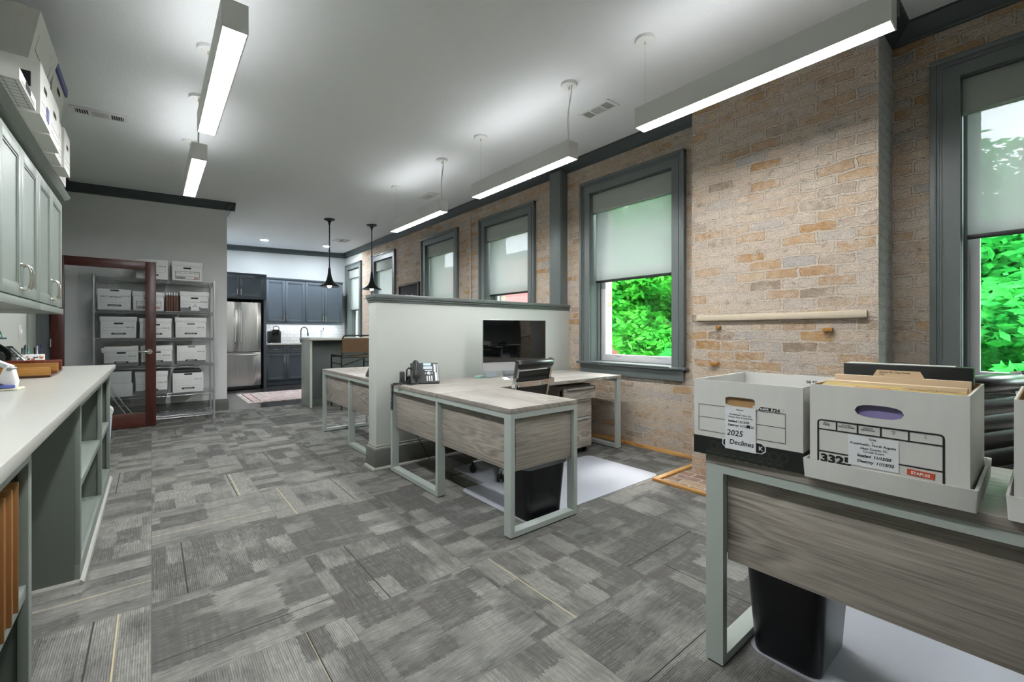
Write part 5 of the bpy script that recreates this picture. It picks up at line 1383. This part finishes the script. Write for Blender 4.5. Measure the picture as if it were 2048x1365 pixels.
fcab = kcab('upper_cabinet', 'short blue grey cabinet with two doors above the fridge', .905, 1.865, 10.36, 1.855, 2.335, [(.93, 1.368, 1.893, 2.325, 1.335, 1.94, 2.05), (1.368, 1.805, 1.893, 2.325, 1.402, 1.94, 2.05)], 0, 'kitchen upper cabinets', 1.0, .045, 0)
MB().box(1.815, 1.865, 10.385, YB - .002, 0, 1.853, b=.002).build('side_panel', m_blue, fcab)
for (a, b, lab) in ((1.905, 2.31, 'blue grey kitchen base cabinet with drawer, beside the fridge'), (2.311, 2.715, 'blue grey kitchen base cabinet with drawer, partly behind the bar end'), (2.716, 3.84, 'wide blue grey kitchen base cabinet behind the bar')):
    drs = [(a, b, .12, .695, b - .035, .47, .59)] if b < 3 else [(a, (a + b) / 2, .12, .695, (a + b) / 2 - .03, .47, .59), ((a + b) / 2, b, .12, .695, (a + b) / 2 + .03, .47, .59)]
    kcab('base_cabinet', lab, a, b, FB, .10, .888, drs, 0, 'kitchen base cabinets', .69, drawers=[(a, b, .71, .875)], toe=True)
t = thing('countertop', 'white kitchen worktop with the coffee maker in front of the tiled splashback', 'countertop', (2.8, 11, .89))
MB().box(1.868, XW - .002, FB - .025, YB - .014, .8885, .928, b=.003).build('slab', m_quartz, t)
struct('trim_backsplash', MB().box(1.868, XW, YB - .012, YB, .928, 1.40), m_subway, flat=True)
t = thing('under_cabinet_light', 'slim light strip under the kitchen upper cabinets', 'light', (2.8, 11.2, 1.393))
MB().box(2.0, 3.6, 11.18, 11.24, 1.381, 1.3945).build('housing', m_white, t); MB().box(2.02, 3.58, 11.19, 11.23, 1.3785, 1.3808).build('strip', m_led, t, flat=True)

t = thing('fridge', 'stainless steel french door fridge beside the tall kitchen panel', 'fridge', (1.35, 10.8, 0))
fx0, fx1, fy = .935, 1.762, 10.36
MB().box(fx0 + .01, fx1 - .008, fy + .075, 11.2, .03, 1.755, b=.004).build('cabinet', m_dkgrey, t)
def bowed(a, b, z0, z1, nm):
    n = 10; cx = (a + b) / 2; w_ = b - a
    prof = [(a, fy + .07)] + [(a + w_ * i / n, fy + .012 * ((2 * i / n - 1) ** 2)) for i in range(n + 1)] + [(b, fy + .07)]
    return MB().prism(prof, 'z', z0, z1, b=.003).build(nm, m_steel, t)
xm = 1.351
d1 = bowed(fx0, xm - .003, .775, 1.785, 'door'); d2 = bowed(xm + .003, fx1, .775, 1.785, 'door'); d3 = bowed(fx0, fx1, .075, .762, 'freezer_drawer')
for x, dd in ((xm - .05, d1), (xm + .05, d2)):
    MB().tube([(x, fy + .005, .95), (x, fy - .045, .98), (x, fy - .05, 1.3), (x, fy - .045, 1.62), (x, fy + .005, 1.65)], .011, 10).build('handle', m_steel, dd)
MB().tube([(fx0 + .06, fy + .005, .71), (fx0 + .09, fy - .04, .71), (xm, fy - .05, .71), (fx1 - .09, fy - .04, .71), (fx1 - .06, fy + .005, .71)], .012, 10).build('handle', m_steel, d3)
MB().box(fx0 + .02, fx1 - .02, fy + .03, fy + .1, .005, .07, b=.003).build('base_grille', m_blk, t)
MB().box(fx0 + .05, fx0 + .15, fy + .0, fy + .09, 1.787, 1.80, b=.004).box(fx1 - .15, fx1 - .05, fy, fy + .09, 1.787, 1.80, b=.004).build('hinge_cover', m_dkgrey, t)

t = thing('coffee_maker', 'black pod coffee maker on the kitchen worktop beside the fridge panel', 'coffee maker', (2.15, 11.0, .928))
MB().box(2.03, 2.27, 10.98, 11.22, .928, 1.20, b=.02).build('body', m_blk, t)
MB().box(2.08, 2.22, 10.85, 11.2, 1.10, 1.235, b=.03).build('brew_head', m_blkg, t)
MB().tube([(2.095, 10.88, 1.235), (2.095, 10.90, 1.29), (2.15, 10.90, 1.31), (2.205, 10.90, 1.29), (2.205, 10.88, 1.235)], .011, 10).build('lift_handle', m_chrome, t)
MB().box(2.06, 2.24, 10.84, 10.98, .928, .955, b=.006).build('drip_tray', m_blk, t)
MB().box(2.02, 2.055, 10.99, 11.2, .96, 1.19, b=.01).build('water_tank', m_dkgrey, t)
t = thing('faucet', 'dark gooseneck kitchen faucet in front of the tiled splashback', 'faucet', (2.70, 11.05, .928))
MB().lathe([(.03, 0), (.03, .006), (.018, .012), (.016, .06), (0, .062)], (2.70, 11.05, .928), 16).build('base', m_bronze, t)
m_ds = simple('dark steel', lin(92, 98, 104), .25, 1.0)
MB().tube([(2.70, 11.05, .95), (2.70, 11.05, 1.20)] + [(2.77 - .07 * math.cos(R(a)), 11.05 - .02 * (a / 180), 1.20 + .09 * math.sin(R(a))) for a in range(15, 166, 15)] + [(2.842, 11.03, 1.18)], .0115, 10).build('neck', m_ds, t)
MB().tube([(2.842, 11.03, 1.18), (2.848, 11.03, 1.13), (2.85, 11.03, 1.08)], [.014, .018, .016], 12).build('spray_head', m_ds, t)
MB().tube([(2.70, 11.04, .97), (2.70, 10.98, 1.0)], .006, 8).build('lever', m_ds, t)
t = thing('paper_towel_roll', 'white paper towel roll on a holder on the kitchen worktop', 'paper towel', (3.22, 11.1, .928))
MB().lathe([(0, 0), (.075, 0), (.075, .01), (0, .012)], (3.22, 11.1, .928), 24).cyl((3.22, 11.1, .93), (3.22, 11.1, 1.262), .006, 10).ball((3.22, 11.1, 1.268), .012, 10).build('holder', m_bronze, t)
MB().lathe([(.02, .014), (.068, .014), (.068, .292), (.02, .292)], (3.22, 11.1, .928), 28, closed=True).build('roll', m_paper, t)
t = thing('drinking_glass', 'clear tumbler beside the paper towel roll on the kitchen worktop', 'glass', (3.02, 11.1, .928))
MB().lathe([(0, 0), (.028, 0), (.036, .11), (.033, .11), (.026, .006), (0, .006)], (3.02, 11.1, .928), 20).build('tumbler', m_dglass, t)

# breakfast bar
t = thing('breakfast_bar', 'grey green breakfast bar with a white top between the carpet and the kitchen tiles', 'kitchen island', (2.5, 7.45, 0))
MB().box(1.888, 1.918, 7.20, 7.70, 0, 1.043, b=.002).build('end_panel', m_bar, t)
MB().box(1.886, 1.918, 7.182, 7.1995, 0, 1.043, b=.002).build('end_trim', simple('pale panel edge', lin(196, 200, 188), .5), t)
MB().box(1.9185, 3.40, 7.48, 7.70, 0, 1.043, b=.002).build('body', m_trim, t)
MB().box(1.9185, 3.40, 7.455, 7.4795, 0, .09, b=.003).build('base_strip', m_trim, t)
MB().box(1.868, 3.42, 7.14, 7.74, 1.0435, 1.083, b=.004).build('top', m_quartz, t)

# bar stool
t = thing('bar_stool', 'bar stool with worn brown leather sling and black iron frame', 'stool', (2.44, 6.93, 0))
x0, x1, yb_, yf = 2.20, 2.72, 6.69, 7.165
r = .011
for x in (x0, x1):
    MB().tube([(x, yf, 0), (x, yf, .80), (x, yf - .02, .815), (x, yb_ + .02, .80), (x, yb_ + .0, .78), (x, yb_, 0)], r, 8).build('side_frame', m_iron, t)
MB().tube([(x0, yb_ - .0, .79), (x0, yb_ - .03, .92), (x0, yb_ - .06, 1.085), (x0 + .012, yb_ - .063, 1.11), (x0 + .04, yb_ - .065, 1.122), (x1 - .04, yb_ - .065, 1.122), (x1 - .012, yb_ - .063, 1.11), (x1, yb_ - .06, 1.085), (x1, yb_ - .03, .92), (x1, yb_, .79)], r, 8).build('back_frame', m_iron, t)
mb = MB()
for y in (yb_, yf): mb.cyl((x0, y, .785), (x1, y, .785), .008, 8).cyl((x0, y, .13 if y == yf else .30), (x1, y, .13 if y == yf else .30), .008, 8)
for x in (x0, x1): mb.cyl((x, yb_, .105), (x, yf, .105), .008, 8).cyl((x, yb_, .69), (x, yf, .69), .007, 8)
mb.cyl((x0, yb_, .66), (x1, yf, .74), .006, 8)
mb.build('stretcher', m_iron, t)
def sheet(f, nu, nv, th, nm, m_):
    b = MB(); b.grid(lambda u, v: f(u, v, 0), nu, nv); b.grid(lambda u, v: f(u, v, th), nu, nv)
    for v in (0, 1): b.grid(lambda u, w, v=v: Vector(f(u, v, 0)).lerp(Vector(f(u, v, th)), w), nu, 1)
    for u in (0, 1): b.grid(lambda v, w, u=u: Vector(f(u, v, 0)).lerp(Vector(f(u, v, th)), w), nv, 1)
    return b.build(nm, m_, t)
sheet(lambda u, v, o: (x0 - .004 + (x1 - x0 + .008) * u, yb_ + .012 + (yf - yb_ - .02) * v, .812 - .035 * (1 - (2 * u - 1) ** 2) + .01 * (1 - v) + o), 16, 8, .006, 'seat_sling', m_brown)
sheet(lambda u, v, o: (x0 - .008 + (x1 - x0 + .016) * u, yb_ - .022 - .042 * v - .022 * (1 - (2 * u - 1) ** 2) - o, .865 + .215 * v), 16, 8, .006, 'back_sling', m_brown)
t = thing('kitchen_rug', 'patterned pink and blue oriental rug with a pale fringe on the kitchen tiles', 'rug', (2.2, 8.98, 0))
MB().box(1.27, 3.2, 8.31, 9.66, -.0035, .004).build('pile', m_rug, t, flat=True)
mb = MB()
for k in range(90): yy = 8.315 + 1.34 * k / 89; mb.box(1.225 + .004 * (k % 3), 1.27, yy - .004, yy + .004, -.0035, .001)
mb.build('fringe', simple('cream fringe', lin(220, 216, 208), .9), t, flat=True)
# ================================================================ outside
struct('ground_outside', MB().box(4.5, 60, -40, 50, -.6, -.5), m_grass, flat=True)
def leaf_cloud(n, blobs, size, seed, flat=.0):
    rnd = random.Random(seed); verts, faces = [], []
    for k in range(n):
        bx, by, bz, rx, ry, rz_ = blobs[rnd.randrange(len(blobs))]
        while True:
            p = Vector((rnd.uniform(-1, 1), rnd.uniform(-1, 1), rnd.uniform(-1, 1)))
            if .25 < p.length < 1: break
        p = Vector((p.x * rx + bx, p.y * ry + by, p.z * rz_ + bz))
        d = Vector((rnd.gauss(0, 1), rnd.gauss(0, 1), rnd.gauss(0, .5))).normalized(); q = d.cross(Vector((rnd.gauss(0, 1), rnd.gauss(0, 1), rnd.gauss(0, 1)))).normalized()
        L = size * rnd.uniform(.6, 1.4); W = L * .42
        i = len(verts)
        verts += [p - d * L / 2, p + q * W / 2 + d * L * .05, p + d * L / 2, p - q * W / 2 + d * L * .05]; faces.append((i, i + 1, i + 2, i + 3))
    me = bpy.data.meshes.new('foliage'); me.from_pydata([tuple(v) for v in verts], [], faces); me.update(); return me
def tree(label, loc, mesh, mat, h, trunk_r, name='leafy_tree'):
    t = thing(name, label, 'tree' if name == 'leafy_tree' else 'shrub', loc, 'greenery outside the windows', world=False)
    rnd = random.Random(int(loc[1] * 100))
    mb = MB(); mb.tube([(0, 0, 0), (.05, .03, h * .4), (-.04, .06, h * .75), (.02, 0, h)], [trunk_r, trunk_r * .8, trunk_r * .5, trunk_r * .15], 9)
    for k in range(7):
        a = rnd.uniform(0, 2 * PI); z0 = h * rnd.uniform(.3, .7)
        mb.tube([(0, 0, z0), (math.cos(a) * h * .15, math.sin(a) * h * .15, z0 + h * .1), (math.cos(a) * h * .33, math.sin(a) * h * .33, z0 + h * .15)], [trunk_r * .4, trunk_r * .25, trunk_r * .08], 6)
    mb.build('trunk', m_bark, t)
    o = bpy.data.objects.new('foliage', mesh); COL.objects.link(o); o.parent = t
    if len(mesh.materials) == 0: mesh.materials.append(mat)
    return t
def blobs(seed, n, R_, z0, z1, r):
    rnd = random.Random(seed); return [(rnd.uniform(-R_, R_), rnd.uniform(-R_, R_), rnd.uniform(z0, z1), r * rnd.uniform(.7, 1.3), r * rnd.uniform(.7, 1.3), r * rnd.uniform(.45, .8)) for _ in range(n)]
F1 = leaf_cloud(30000, blobs(1, 36, 1.5, .1, 4.1, .85), .19, 1); F2 = leaf_cloud(30000, blobs(2, 38, 1.5, .1, 4.5, .85), .18, 2); F3 = leaf_cloud(9000, blobs(3, 12, .6, .1, 1.4, .36), .10, 3)
F4 = leaf_cloud(1300, blobs(5, 8, .3, .1, .6, .2), .06, 9)
TR = [((9.3, -5.2), F1, m_leaf1, 1), ((9.3, .1), F2, m_leaf2, 1), ((9.3, 5.35), F1, m_leaf1, 1), ((14.7, -2.1), F2, m_leaf2, 1), ((14.7, 2.9), F1, m_leaf1, 1), ((15.0, 8.3), F2, m_leaf2, 1),
      ((20.8, -5.0), F1, m_leaf1, 1.25), ((20.8, 1.8), F2, m_leaf2, 1.25), ((20.8, 8.6), F1, m_leaf1, 1.25)]
TL = ['past the window above the packed file boxes', 'straight out of the window above the packed file boxes', 'straight out of the computer desk window', 'second row, beyond the packed file boxes',
      'second row, behind the gap of the first trees', 'second row, next to the red brick building', 'third row, far past the file boxes', 'third row, middle of the three', 'third row, behind the brick building side']
for k, ((x, y), me, m_, sc_) in enumerate(TR): tree('green leafy tree outside, ' + TL[k], (x, y, -.5), me, m_, 4.8, .14).scale = (sc_,) * 3
for k, (x, y) in enumerate(((5.7, -1.9), (5.7, .3), (5.7, 3.6), (5.7, 6.7))): tree('low green shrub outside, ' + ['past the window above the packed file boxes', 'low in the window above the packed file boxes', 'low in the computer desk window', 'beyond the computer desk window'][k], (x, y, -.5), F3, m_leaf2, 1.2, .04, 'garden_shrub')
tree('pink flowering azalea outside, low in the computer desk window', (5.9, 5.1, -.1), F4, m_leaf3, .6, .03, 'azalea_bush')
# the neighbouring red brick building
t = thing('brick_building', 'red brick building outside, showing under the blind beside the pilaster', 'building', (15, 20, -.5))
MB().box(13.0, 18, 13.4, 30, -.5, 4.6).build('wall', m_redbrick, t, flat=True)
MB().box(12.9, 18.1, 13.3, 30.1, 4.6, 4.85).build('roof', m_dkgrey, t)
m_pane = simple('pale sky pane', lin(150, 164, 178), .1)
for y0 in (16.75, 20.4, 24.0):
    f = MB().box(12.95, 13.0, y0, y0 + 1.4, .9, 3.2, b=.01).build('window', m_sash, t); MB().box(12.945, 12.95, y0 + .1, y0 + 1.3, 1.0, 2.0).box(12.945, 12.95, y0 + .1, y0 + 1.3, 2.1, 3.1).build('pane', m_pane, f, flat=True)

# ================================================================ light, camera, render look
wd = bpy.data.worlds.new('overcast'); sc.world = wd; wd.use_nodes = True
bg = wd.node_tree.nodes['Background']; bg.inputs[0].default_value = (.86, .93, 1.0, 1); bg.inputs[1].default_value = 4.0
sun = bpy.data.lights.new('hazy_sun', 'SUN'); sun.energy = 2.0; sun.angle = R(12); sun.color = (1, .96, .88)
so = bpy.data.objects.new('hazy_sun', sun); COL.objects.link(so); so.rotation_euler = (R(38), 0, R(115))
for i, (a, b) in enumerate(OPN):
    l = bpy.data.lights.new('window_portal', 'AREA'); l.shape = 'RECTANGLE'; l.size = 1.9; l.size_y = b - a; l.cycles.is_portal = True
    o = bpy.data.objects.new('window_portal', l); COL.objects.link(o); o.location = (XW + .42, (a + b) / 2, 1.78); o.rotation_euler = (0, R(90), 0)

th = R(39.49)
cam = bpy.data.cameras.new('camera'); cam.sensor_width = 36; cam.lens = 875 / 2048 * 36; cam.clip_start = .02
cam.shift_y = -(682.5 - 665.6) / 2048
co_ = bpy.data.objects.new('camera', cam); COL.objects.link(co_); co_.location = (0, 0, H0)
co_.rotation_euler = (R(90), 0, -th); sc.camera = co_

for o in list(sc.objects):
    if '_w' in o: del o['_w']
vs = sc.view_settings
sc.display_settings.display_device = 'sRGB'
vs.view_transform = 'Standard'; vs.look = 'None'; vs.exposure = 2.05; vs.gamma = 1.0; vs.use_curve_mapping = False
cy = sc.cycles
cy.use_denoising = True; cy.max_bounces = 8; cy.diffuse_bounces = 4; cy.glossy_bounces = 4; cy.transmission_bounces = 6; cy.transparent_max_bounces = 16
cy.caustics_reflective = False; cy.caustics_refractive = False; cy.sample_clamp_indirect = 6.0
try: cy.denoiser = 'OPENIMAGEDENOISE'
except Exception: pass
